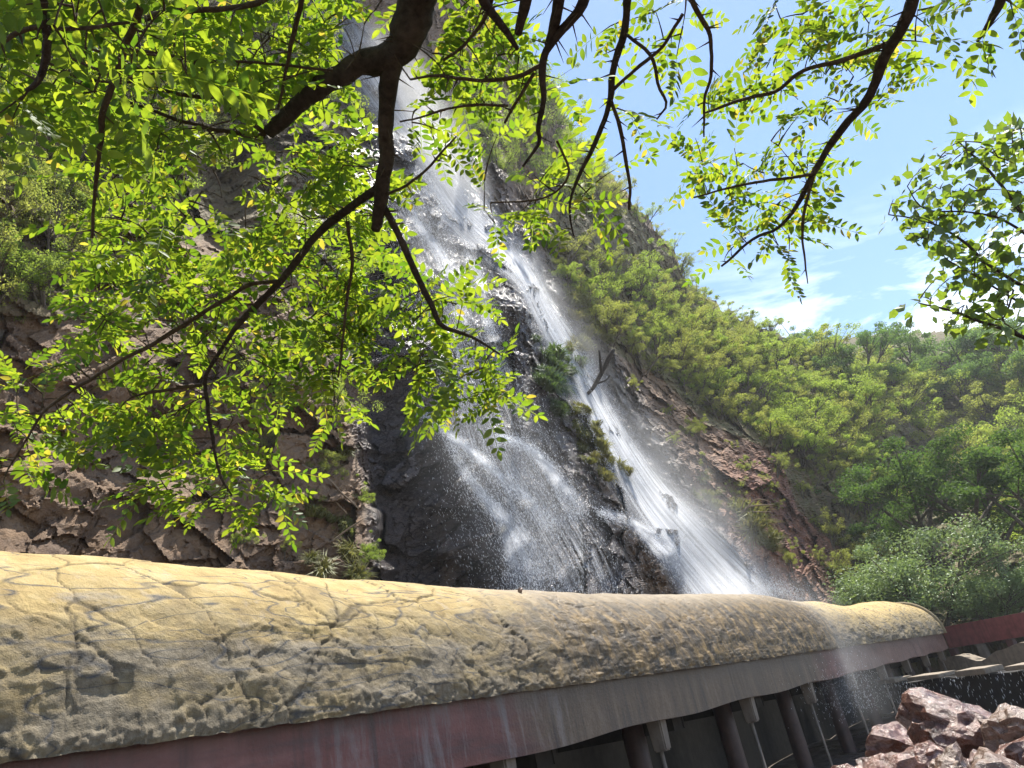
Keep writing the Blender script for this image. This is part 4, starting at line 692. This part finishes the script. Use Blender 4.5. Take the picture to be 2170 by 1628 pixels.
# ------------------------------------------------------------------ overhanging locust tree (nearest thing): branches, thorns, pinnate leaves
TR = np.array([3.3, -1.9, 0.0]); locust = empty('locust_tree', TR, 'thorny locust tree overhanging from above with backlit feathery leaves', 'tree')
BR = [  # (column,row,metres,radius px)
 [(1010,-330,1.75,52),(960,-130,1.8,48),(895,0,1.85,42),(860,85,1.88,38),(812,122,1.9,33),(740,152,1.92,27),(660,198,1.95,23),(605,245,1.97,19),(568,283,2.0,15)],
 [(838,105,1.88,28),(826,160,1.9,23),(824,240,1.92,19),(821,330,1.95,18),(808,420,1.97,18),(796,488,2.0,12)],
 [(806,402,1.97,12),(762,425,2.0,11),(690,480,2.05,10),(632,548,2.1,9),(572,618,2.15,8),(505,688,2.2,7),(470,742,2.22,5),(435,800,2.25,4.5),(442,860,2.25,4.5),(452,930,2.27,4),(466,1005,2.28,3),(490,1050,2.3,2)],
 [(590,598,2.12,5),(528,604,2.15,5),(464,642,2.2,5),(378,698,2.22,5),(301,745,2.25,4.5),(241,775,2.25,4),(129,844,2.3,3.5),(90,874,2.3,3),(60,930,2.32,2.5),(20,990,2.35,1.6)],
 [(812,440,1.97,9),(842,492,1.97,9),(880,572,1.97,9),(905,630,1.97,8),(935,690,1.97,6),(1000,712,1.98,4),(1060,752,1.98,2.5)],
 [(822,412,1.95,4),(870,386,1.9,3.5),(922,340,1.87,3),(968,290,1.85,2)],
 [(1210,-260,1.6,18),(1195,-60,1.7,14),(1178,40,1.75,13),(1160,95,1.78,11)],
 [(1300,-200,1.6,16),(1242,0,1.72,12),(1200,58,1.75,11),(1162,102,1.78,10),(1148,138,1.8,9),(1151,210,1.82,7),(1139,270,1.84,6),(1142,300,1.85,5),(1108,352,1.86,3)],
 [(1146,138,1.8,5),(1092,164,1.8,5),(1012,170,1.8,4.5),(930,160,1.8,3.5),(868,166,1.82,2.5)],
 [(1134,152,1.8,4),(1092,220,1.82,4),(1070,262,1.84,3)], [(1078,225,1.82,3),(980,226,1.83,3),(900,245,1.84,2.6),(848,256,1.85,2)],
 [(1140,-140,1.6,15),(1117,0,1.72,13),(1098,72,1.75,9)], [(980,-120,1.65,14),(1022,0,1.7,11),(1060,50,1.73,9),(1094,102,1.75,5)],
 [(1360,-180,1.7,13),(1335,-30,1.85,10),(1325,60,1.9,9),(1300,150,1.93,8),(1290,220,1.95,7),(1262,300,2.0,6),(1232,360,2.02,5),(1208,430,2.05,3.5),(1216,500,2.05,2)],
 [(1292,214,1.95,5),(1311,262,1.96,5),(1325,330,1.98,4.5),(1335,392,2.0,4),(1333,445,2.0,3)], [(1445,30,1.9,4),(1402,100,1.92,4),(1335,158,1.93,4),(1298,192,1.94,4)],
 [(1450,-60,1.85,8),(1470,12,1.9,6),(1505,72,1.93,5),(1510,150,1.95,4),(1495,212,1.97,3.5),(1492,290,2.0,2)], [(1330,75,1.92,4),(1380,122,1.93,4),(1392,182,1.95,4),(1410,222,1.96,3),(1390,256,1.97,2)],
 [(1990,-160,2.0,17),(1945,-35,2.1,14),(1920,40,2.15,13),(1882,110,2.2,12),(1850,190,2.25,10),(1802,250,2.3,9),(1762,310,2.33,8),(1722,372,2.36,7),(1690,430,2.4,5),(1650,482,2.42,4),(1590,512,2.45,3.5),(1530,565,2.48,2.5)],
 [(1886,92,2.2,6),(1782,130,2.2,5),(1702,150,2.22,5),(1640,192,2.24,4),(1560,215,2.25,4),(1490,242,2.27,2.5)], [(1730,355,2.35,4),(1702,470,2.38,3.5),(1705,540,2.4,2.5),(1712,600,2.42,1.2)], [(1724,370,2.35,4),(1640,382,2.37,3.5),(1560,396,2.4,3),(1470,420,2.42,2)],
 [(2170,-110,2.1,13),(2130,-15,2.2,10),(2100,40,2.25,7),(2068,88,2.3,3)],
 [(84,-120,1.3,11),(92,0,1.38,9),(97,52,1.4,9),(95,110,1.42,8),(80,172,1.45,6),(58,192,1.46,4)], [(98,57,1.4,6),(40,66,1.4,5),(0,92,1.4,5),(-60,120,1.4,5)], [(98,60,1.4,5),(180,62,1.42,4),(272,48,1.45,3)],
 [(620,-90,1.7,8),(580,-15,1.75,7),(530,12,1.77,7),(430,22,1.8,6.5),(342,26,1.8,6),(298,46,1.82,5)], [(300,20,1.6,8),(265,105,1.65,7.5),(245,172,1.68,7),(220,230,1.7,7),(214,300,1.72,6),(205,362,1.75,5),(199,432,1.78,4),(194,505,1.8,3)],
 [(312,172,1.8,3),(230,175,1.8,3),(140,150,1.8,2.5),(85,112,1.8,2.5)], [(706,146,1.88,3.5),(602,140,1.86,3.2),(430,125,1.84,3),(180,98,1.8,2.5)], [(566,285,2.0,6),(470,212,1.98,5),(410,205,1.97,4.5),(290,176,1.95,4)], [(564,288,2.0,6),(470,276,2.0,5),(385,256,2.0,4.5),(300,226,2.0,3.5),(234,205,2.0,3)],
 [(650,-70,1.7,7),(640,0,1.75,6),(624,62,1.8,5.5),(606,132,1.83,4.5),(590,232,1.87,3)], [(430,815,2.25,4),(352,826,2.27,4),(280,842,2.28,2.5)], [(735,470,2.0,5),(745,560,2.02,4.5),(735,650,2.05,4),(728,720,2.08,3.5),(715,800,2.1,2.5)],
 [(1062,-90,1.7,8),(1030,30,1.75,5),(990,90,1.8,4),(940,130,1.82,3)], [(1180,300,1.9,3),(1205,370,1.95,3),(1150,420,1.97,2.5),(1040,430,1.98,2)]]
nodes = []; node_r = []
for k, L in enumerate(BR):
    L = np.array(L, float); n_ = max(8, int(np.hypot(*np.diff(L[:, :2], axis=0).T).sum()/14)); S_ = smooth_line(L, n_); P = at(S_[:, 0], S_[:, 1], S_[:, 2]); rad = S_[:, 3]/FPX*S_[:, 2]*.84
    P = P+np.stack([fbm(np.c_[P*9+k], 60+q, 3) for q in range(3)], 1)*rad[:, None]*.55+np.stack([fbm(np.c_[P*30+k], 66+q, 2) for q in range(3)], 1)*rad[:, None]*.25+np.stack([fbm(np.c_[P*14+k], 62+q, 3) for q in range(3)], 1)*.006
    rad = rad*(1+.22*fbm(P*26, 70, 3)); g = Geo(); g.tube(P-TR, np.maximum(rad, .0012), 12 if rad.max() > .02 else 7); br = g.build('branch', M_BARK if rad.max() > .008 else M_TWIG, locust)
    gt = Geo()
    for _ in range(int(n_*.45)):          # thorns
        i = rng.integers(1, n_-1); t_ = P[i+1]-P[i-1]; t_ /= np.linalg.norm(t_); x = np.cross(t_, rng.normal(size=3)); x /= np.linalg.norm(x); q = P[i]+x*rad[i]*.8; L_ = rng.uniform(.015, .05)*(1.5 if rad[i] > .01 else 1)
        gt.tube([q-TR, q+(x*.85+t_*.35)*L_-TR], [.0022, .0003], 4, False)
    if gt.v: tag(gt.build('thorns', M_TWIG, br), kind='stuff')
    nodes.append(P); node_r.append(rad)
# trunk and the limb that carries the branches, behind and above the camera
g = Geo(); g.tube([TR*0+np.array(q) for q in ((0, 0, -.3), (.03, .05, .8), (-.1, .1, 1.8), (-.35, .3, 2.8))], [.24, .19, .17, .15], 16); g.build('trunk', M_BARK, locust)
for tgt, r0 in (((at(1010, -330, 1.75)), .055), (at(1300, -200, 1.6), .04), (at(84, -120, 1.3), .04), (at(1990, -160, 2.0), .04)):
    P = bez(TR+np.array([-.35, .3, 2.75]), tgt, (0, -.1, .75), 16); nodes.append(P[8:]); g = Geo(); g.tube(P-TR, np.linspace(.13, r0, 16), 12); g.build('limb', M_BARK, locust)
NODE = np.concatenate(nodes)
# where the leaves hang: pixel polygons with depth range and number of twig ends
LEAFZ = [([(-100,-650),(1000,-650),(1000,-110),(-100,-110)], 1.35, 2.1, 110), ([(1100,-700),(2200,-700),(2200,-220),(1100,-220)], 1.6, 2.4, 110), ([(-40,-40),(420,-40),(400,180),(200,250),(-40,260)], 1.15, 1.7, 46), ([(150,60),(640,40),(600,300),(420,330),(200,330)], 1.6, 2.0, 60), ([(560,-30),(830,-30),(800,110),(600,240),(540,120)], 1.7, 2.0, 26),  # first two zones lie above the frame, added to shade the leaves below
         ([(200,300),(560,300),(540,480),(330,520),(200,480)], 1.75, 2.15, 26), ([(560,320),(800,260),(800,480),(700,560),(520,500)], 1.85, 2.15, 44), ([(170,480),(520,480),(740,500),(760,700),(600,860),(420,760),(180,740)], 1.95, 2.35, 100),
         ([(640,480),(800,520),(760,780),(640,820)], 2.0, 2.3, 24), ([(20,780),(300,720),(420,800),(420,900),(200,930),(20,900)], 2.15, 2.4, 30), ([(330,820),(620,800),(590,1070),(400,1080),(270,1010)], 2.15, 2.4, 40), ([(-30,860),(90,860),(110,1020),(-30,1040)], 2.2, 2.45, 12),
         ([(630,780),(740,760),(720,920),(690,900)], 2.0, 2.2, 5), ([(840,590),(960,570),(1000,700),(1100,780),(1080,870),(900,880),(860,760)], 1.85, 2.1, 34), ([(830,-20),(1080,-20),(1100,200),(900,220),(840,130)], 1.65, 1.95, 28), ([(840,170),(1060,170),(1150,300),(960,300),(850,300)], 1.75, 2.0, 20),
         ([(960,330),(1180,340),(1300,420),(1290,540),(1130,520),(980,440)], 1.85, 2.1, 30), ([(1150,290),(1330,330),(1340,480),(1200,520),(1130,420)], 1.85, 2.1, 18), ([(1090,-20),(1160,-20),(1170,200),(1090,200)], 1.7, 1.9, 7), ([(1260,10),(1440,-10),(1420,110),(1270,150)], 1.85, 2.0, 11), ([(1440,-20),(1520,0),(1480,110),(1440,90)], 1.85, 2.0, 5), ([(1295,170),(1350,260),(1350,400),(1310,400)], 1.9, 2.05, 5),
         ([(1590,-20),(1930,-20),(1880,120),(1650,150)], 2.0, 2.3, 24), ([(1640,110),(1880,110),(1800,260),(1500,270),(1560,190)], 2.15, 2.4, 26), ([(1450,190),(1560,190),(1560,270),(1460,270)], 2.2, 2.4, 7), ([(1480,300),(1760,290),(1740,400),(1660,520),(1500,430),(1440,420)], 2.25, 2.55, 40), ([(1520,480),(1740,420),(1720,560),(1640,560),(1520,580)], 2.3, 2.5, 16), ([(1840,150),(1930,110),(1920,230),(1850,250)], 2.2, 2.35, 4), ([(1900,-20),(2170,-20),(2140,60),(1950,110)], 2.0, 2.35, 14)]
def leaflet_mesh(npairs, seed):
    """one pinnate leaf along +X, face up +Z, about 1 long"""
    r_ = np.random.default_rng(seed); V = []; F = []
    def add(v, f): n0 = len(V); V.extend(v); F.extend([tuple(n0+i for i in q) for q in f])
    droop = lambda x: -.16*x*x
    L_ = 1.0; xs = np.linspace(.16, .94, npairs)
    for i in range(4):
        a_, b_ = i/4, (i+1)/4; add([(a_, -.006, droop(a_)), (a_, .006, droop(a_)), (b_, .005, droop(b_)), (b_, -.005, droop(b_))], [(0, 1, 2, 3)])
    def lf(x, ang, s_):
        l = s_; w_ = s_*r_.uniform(.21, .27); d = np.array([math.cos(ang), math.sin(ang), r_.uniform(-.35, .12)]); d /= np.linalg.norm(d); sd_ = np.cross([0, 0, 1], d); sd_ /= np.linalg.norm(sd_); up = np.cross(d, sd_); tw = r_.normal(0, .30); sd2 = sd_*math.cos(tw)+up*math.sin(tw); up2 = np.cross(d, sd2)
        o = np.array([x, 0, droop(x)])+d*.012; cv = r_.uniform(-.10, .03)*l; P = []
        for u, wv in ((0, 0), (.13, .58), (.36, 1.0), (.64, .86), (.87, .42), (1, .0)):
            c = o+d*l*u+up2*(cv*u*u*2); P.append((c, wv*w_))
        v = [P[0][0]]
        for c, q in P[1:-1]: v += [c+sd2*q+up2*q*.22, c, c-sd2*q+up2*q*.22]
        v.append(P[-1][0]); f = [(0, 2, 1), (0, 3, 2)]
        for k in range(3): b_ = 1+3*k; f += [(b_, b_+1, b_+4, b_+3), (b_+1, b_+2, b_+5, b_+4)]
        f += [(10, 11, 13), (11, 12, 13)]; add([tuple(q) for q in v], f)
    for i, x in enumerate(xs):
        s_ = .235*(1-.35*((i/(npairs-1))-.45)**2*2.2)*r_.uniform(.9, 1.1)
        for sg in (-1, 1):
            if r_.random() < .05: continue
            lf(x+r_.normal(0, .008), sg*r_.uniform(.95, 1.25), s_*r_.uniform(.9, 1.1))
    lf(.97, r_.normal(0, .15), .22)
    me = bpy.data.meshes.new('leaf'); me.from_pydata(V, [], F); me.materials.append(M_LEAF); me.polygons.foreach_set('use_smooth', np.full(len(F), True)); return me, np.array(V), F
LEAVES = [leaflet_mesh(n, 200+i) for i, n in enumerate((5, 6, 6, 7, 7, 8))]
LIMB = np.concatenate([np.c_[smooth_line(np.array(L, float), 60), np.full(60, 70 if k == 0 else 44 if k in (1, 2, 3, 4, 7) else 20)] for k, L in enumerate(BR)])
def clear_of_limbs(c, D_):
    if ((c[0]-455)/105)**2+((c[1]-395)/85)**2 < 1 and rng.random() < .8: return False
    q = np.hypot(LIMB[:, 0]-c[0], LIMB[:, 1]-c[1]); k = q.argmin(); return q[k] > LIMB[k, 3]+LIMB[k, 4] or D_ > LIMB[k, 2]+.07
targets = []
for poly, d0, d1, n in LEAFZ:
    n = max(2, int(n*(1.12 if max(p[0] for p in poly) < 1120 else (.38 if min(p[0] for p in poly) < 1440 else .74))))
    xs = [p[0] for p in poly]; ys = [p[1] for p in poly]; c_ = 0
    while c_ < n:
        x, y = rng.uniform(min(xs), max(xs)), rng.uniform(min(ys), max(ys))
        if in_poly(np.array([x]), np.array([y]), poly)[0]: targets.append(at(x, y, rng.uniform(d0, d1)+.10)); c_ += 1
targets = np.array(targets); nd = NODE.copy(); left = list(range(len(targets))); gtw = Geo(); placed = []
dist = np.array([np.linalg.norm(nd-t_, axis=1).min() for t_ in targets]); near = np.array([np.linalg.norm(nd-t_, axis=1).argmin() for t_ in targets])
while left:
    k = min(left, key=lambda q: dist[q]); left.remove(k); p = nd[near[k]]; t_ = targets[k]; L_ = np.linalg.norm(t_-p)
    if L_ < .05: t_ = p+(t_-p)/max(L_, 1e-3)*.07; L_ = .07
    ln = bez(p, t_, rng.normal(0, .06, 3)*L_+np.array([0, 0, .10*L_]), max(4, int(L_/.03)+2)); gtw.tube(ln-TR, np.linspace(min(.0046, .0016+.009*L_), .0009, len(ln)), 4, False)
    m0 = len(nd); nd = np.vstack([nd, ln[1:]])
    for q in left:
        d_ = np.linalg.norm(ln[1:]-targets[q], axis=1); j = d_.argmin()
        if d_[j] < dist[q]: dist[q] = d_[j]; near[q] = m0+j
    nl = int(np.clip(L_/.05, 2, 5)); sgn = 1
    for j in range(nl):
        f_ = 1-(j/nl)*min(.85, .22/L_ if L_ > .22 else .85); i = min(int(f_*(len(ln)-1)), len(ln)-2); pos = ln[i]+(ln[i+1]-ln[i])*rng.random(); tv = ln[i+1]-ln[i]; tv /= np.linalg.norm(tv); sgn = -sgn
        sdv = np.cross(tv, [0, 0, 1]); sdv = sdv/(np.linalg.norm(sdv)+1e-6); d = tv*(1.0 if j == 0 else .45)+sdv*sgn*(0 if j == 0 else .9)+np.array([0, 0, -.18])+rng.normal(0, .28, 3); d /= np.linalg.norm(d)
        up = np.array([0, 0, 1.])+rng.normal(0, .42, 3); up -= d*(up@d); up /= np.linalg.norm(up); sz_ = rng.uniform(.10, .168); cpx = pixel(pos+d*sz_*.5)
        if clear_of_limbs(cpx, np.linalg.norm(pos+d*sz_*.5-CAM)): placed.append((pos, d, up, sz_))
tag(gtw.build('twigs', M_TWIG, locust), kind='stuff')
vis = []
for q, (pos, d, up, s_) in enumerate(placed):
    c = pos+d*s_*.5; x, y = pixel(c); inside = 0 < x < 2170 and 0 < y < 1628; vis.append((-(s_/np.linalg.norm(c-CAM)) if inside else 1, q))
best = {q for _, q in sorted(vis)[:300]}; BV, BF4, BF3, n0 = [], [], [], 0
for q, (pos, d, up, s_) in enumerate(placed):
    me, Vv, Ff = LEAVES[q % len(LEAVES)]; sdv = np.cross(up, d)
    if q in best:
        o = bpy.data.objects.new('leaf', me); C.objects.link(o); o.parent = locust; mt = Matrix.Identity(4); pl = pos-TR
        for i in range(3): mt[i][0], mt[i][1], mt[i][2], mt[i][3] = d[i]*s_, sdv[i]*s_, up[i]*s_, pl[i]
        o.matrix_local = mt
    else:
        Wv = pos-TR+s_*(Vv[:, :1]*d+Vv[:, 1:2]*sdv+Vv[:, 2:]*up); BV.append(Wv); BF3 += [tuple(n0+i for i in f) for f in Ff]; n0 += len(Wv)
me = bpy.data.meshes.new('foliage'); me.from_pydata(np.concatenate(BV).tolist(), [], BF3); me.materials.append(M_LEAF); me.polygons.foreach_set('use_smooth', np.full(len(BF3), True)); fo = bpy.data.objects.new('foliage', me); C.objects.link(fo); fo.parent = locust; tag(fo, kind='stuff')

# ------------------------------------------------------------------ lobed-leaf tree at the right edge
T2 = np.array([4.9, 3.2, 0.0]); lob = empty('lobed_leaf_tree', T2, 'slender tree with lobed leaves reaching in from the right edge against the sky', 'tree')
BR2 = [[(2420,900,4.2,12),(2290,790,4.2,9),(2170,716,4.15,7),(2080,682,4.1,5),(2000,655,4.1,4),(1948,640,4.1,2)], [(2400,740,4.2,10),(2250,650,4.2,8),(2170,606,4.2,6),(2092,560,4.15,5),(2030,503,4.1,4),(1960,472,4.1,3),(1880,456,4.1,2)], [(2380,640,4.3,8),(2240,540,4.25,7),(2150,430,4.2,5),(2085,350,4.2,4),(2030,300,4.2,2)],
       [(2230,560,4.2,5),(2140,478,4.15,4),(2050,445,4.1,3),(1960,440,4.1,2.4),(1925,395,4.1,1.6)], [(2260,690,4.2,5),(2170,650,4.2,4),(2085,600,4.2,3),(2010,560,4.2,2),(1980,520,4.2,1.4)], [(2200,500,4.3,4),(2180,380,4.3,3),(2160,280,4.3,2)], [(2150,620,4.2,3),(2120,680,4.2,2.4),(2060,640,4.2,1.6)]]
nd = []
for k, L in enumerate(BR2):
    S_ = smooth_line(np.array(L, float), 40); P = at(S_[:, 0], S_[:, 1], S_[:, 2]); P += np.stack([fbm(P*5+k, 80+q, 3) for q in range(3)], 1)*.02; g = Geo(); g.tube(P-T2, S_[:, 3]/FPX*S_[:, 2]*.55, 8); g.build('branch', M_BARK, lob); nd.append(P)
g = Geo(); tk = at(2420, 900, 4.2); g.tube([np.array([0, 0, -.3]), np.array([.05, 0, .6]), (tk-T2)*np.array([.5, .5, .62]), tk-T2], [.06, .05, .04, .03], 12); g.build('trunk', M_BARK, lob)
for a_, b_ in (((2400,740,4.2), .03), ((2380,640,4.3), .025)):
    e_ = at(*a_); g = Geo(); g.tube(bez((tk-T2)*np.array([.5, .5, .62]), e_-T2, (0, 0, .1), 8), np.linspace(b_, .02, 8), 8); g.build('branch', M_BARK, lob)
nd = np.concatenate(nd)
LZ2 = [([(1870,420),(2060,380),(2200,480),(2200,560),(2060,520),(1900,500)], 46), ([(1920,370),(2040,280),(2200,240),(2200,460),(2050,430)], 52), ([(1990,520),(2200,540),(2200,680),(2060,640),(1980,590)], 44), ([(1945,620),(2060,650),(2190,700),(2190,730),(2080,700),(1950,670)], 20)]
def lobed(seed):
    r_ = np.random.default_rng(seed); out_ = []
    for a_, rr_ in ((-2.5, .28), (-1.9, .55), (-1.35, .56), (-1.0, .75), (-.55, .68), (0, 1.0), (.55, .68), (1.0, .75), (1.35, .56), (1.9, .55), (2.5, .28)):
        q = rr_*r_.uniform(.9, 1.1); out_.append((q*math.cos(a_)*.62+.35, q*math.sin(a_)*.52, .10*abs(math.sin(a_))*q-.10*q*q))
    V = [(.3, 0, 0)]+out_+[(-.55, 0, .02), (-.55, .02, .02)]; n_ = len(out_); F = [(0, 1+i, 2+i) for i in range(n_-1)]+[(0, n_, 1)]+[(0, 12, 13)]
    me = bpy.data.meshes.new('leaf'); me.from_pydata(V, [], F); me.materials.append(M_LOBED); return me
LOB = [lobed(300+i) for i in range(5)]; gtw = Geo(); cnt = 0
tg = []
for poly, n in LZ2:
    c_ = 0
    while c_ < n:
        x, y = rng.uniform(1860, 2200), rng.uniform(230, 740)
        if in_poly(np.array([x]), np.array([y]), poly)[0]: tg.append(at(x, y, rng.uniform(3.95, 4.45))); c_ += 1
stuffV, stuffF, n0 = [], [], 0
for t_ in sorted(tg, key=lambda q: np.linalg.norm(nd-q, axis=1).min()):
    d_ = np.linalg.norm(nd-t_, axis=1); p = nd[d_.argmin()]; L_ = max(d_.min(), .05); ln = bez(p, t_, (0, 0, .1*L_), max(4, int(L_/.05)+2)); gtw.tube(ln-T2, np.linspace(.0035, .0013, len(ln)), 4, False); nd = np.vstack([nd, ln[1:]])
    for j in range(rng.integers(3, 8)):
        pos = ln[rng.integers(max(0, len(ln)-5), len(ln))]+rng.normal(0, .02, 3); d = rng.normal(0, .7, 3)+np.array([-.25, 0, -.15]); d /= np.linalg.norm(d); up = np.array([0, 0, 1.])+rng.normal(0, .5, 3); up -= d*(up@d); up /= np.linalg.norm(up); sdv = np.cross(up, d); s_ = rng.uniform(.045, .082); me = LOB[cnt % 5]
        pl = pos+d*s_*.6-T2; cnt += 1
        if cnt <= 300:
            o = bpy.data.objects.new('leaf', me); C.objects.link(o); o.parent = lob; mt = Matrix.Identity(4)
            for i in range(3): mt[i][0], mt[i][1], mt[i][2], mt[i][3] = d[i]*s_, sdv[i]*s_, up[i]*s_, pl[i]
            o.matrix_local = mt
        else:
            Vv = np.array([v.co[:] for v in me.vertices]); stuffV.append(pl+s_*(Vv[:, :1]*d+Vv[:, 1:2]*sdv+Vv[:, 2:]*up)); stuffF += [tuple(n0+i for i in p_.vertices) for p_ in me.polygons]; n0 += len(Vv)
tag(gtw.build('twigs', M_TWIG, lob), kind='stuff')
me = bpy.data.meshes.new('foliage'); me.from_pydata(np.concatenate(stuffV).tolist(), [], stuffF); me.materials.append(M_LOBED); fo = bpy.data.objects.new('foliage', me); C.objects.link(fo); fo.parent = lob; tag(fo, kind='stuff')
# unused prototypes go
for L in list(protos.values()):
    for o in L:
        if o.name not in used:
            for c_ in list(o.children): bpy.data.objects.remove(c_)
            bpy.data.objects.remove(o)

# ------------------------------------------------------------------ the sunlit air between camera and slopes
hm = Mat('valley_haze'); hv = hm.n('ShaderNodeVolumePrincipled'); hv.inputs['Color'].default_value = (.93, .96, 1, 1); hv.inputs['Density'].default_value = .00055; hv.inputs['Anisotropy'].default_value = .35
hm.l(hv.outputs[0], hm.o.inputs['Volume']); hm.m.cycles.homogeneous_volume = True
_b = [np.array(o.matrix_world @ Vector(c)) for o in (cliff, ground) for c in o.bound_box]; HI, LO = np.max(_b, 0)+np.array([12, 12, 8]), np.min(_b, 0)-np.array([12, 12, 1]); HC, HS = (HI+LO)/2, (HI-LO)/2; print('HAZE', HC, HS)
V_ = np.array([(HC[0]+a_*HS[0], HC[1]+b_*HS[1], HC[2]+c_*HS[2]) for a_ in (-1, 1) for b_ in (-1, 1) for c_ in (-1, 1)]); F_ = np.array([(0, 1, 3, 2), (4, 6, 7, 5), (0, 4, 5, 1), (2, 3, 7, 6), (0, 2, 6, 4), (1, 5, 7, 3)])
tag(mesh('haze', V_, F_, hm.m), kind='stuff')
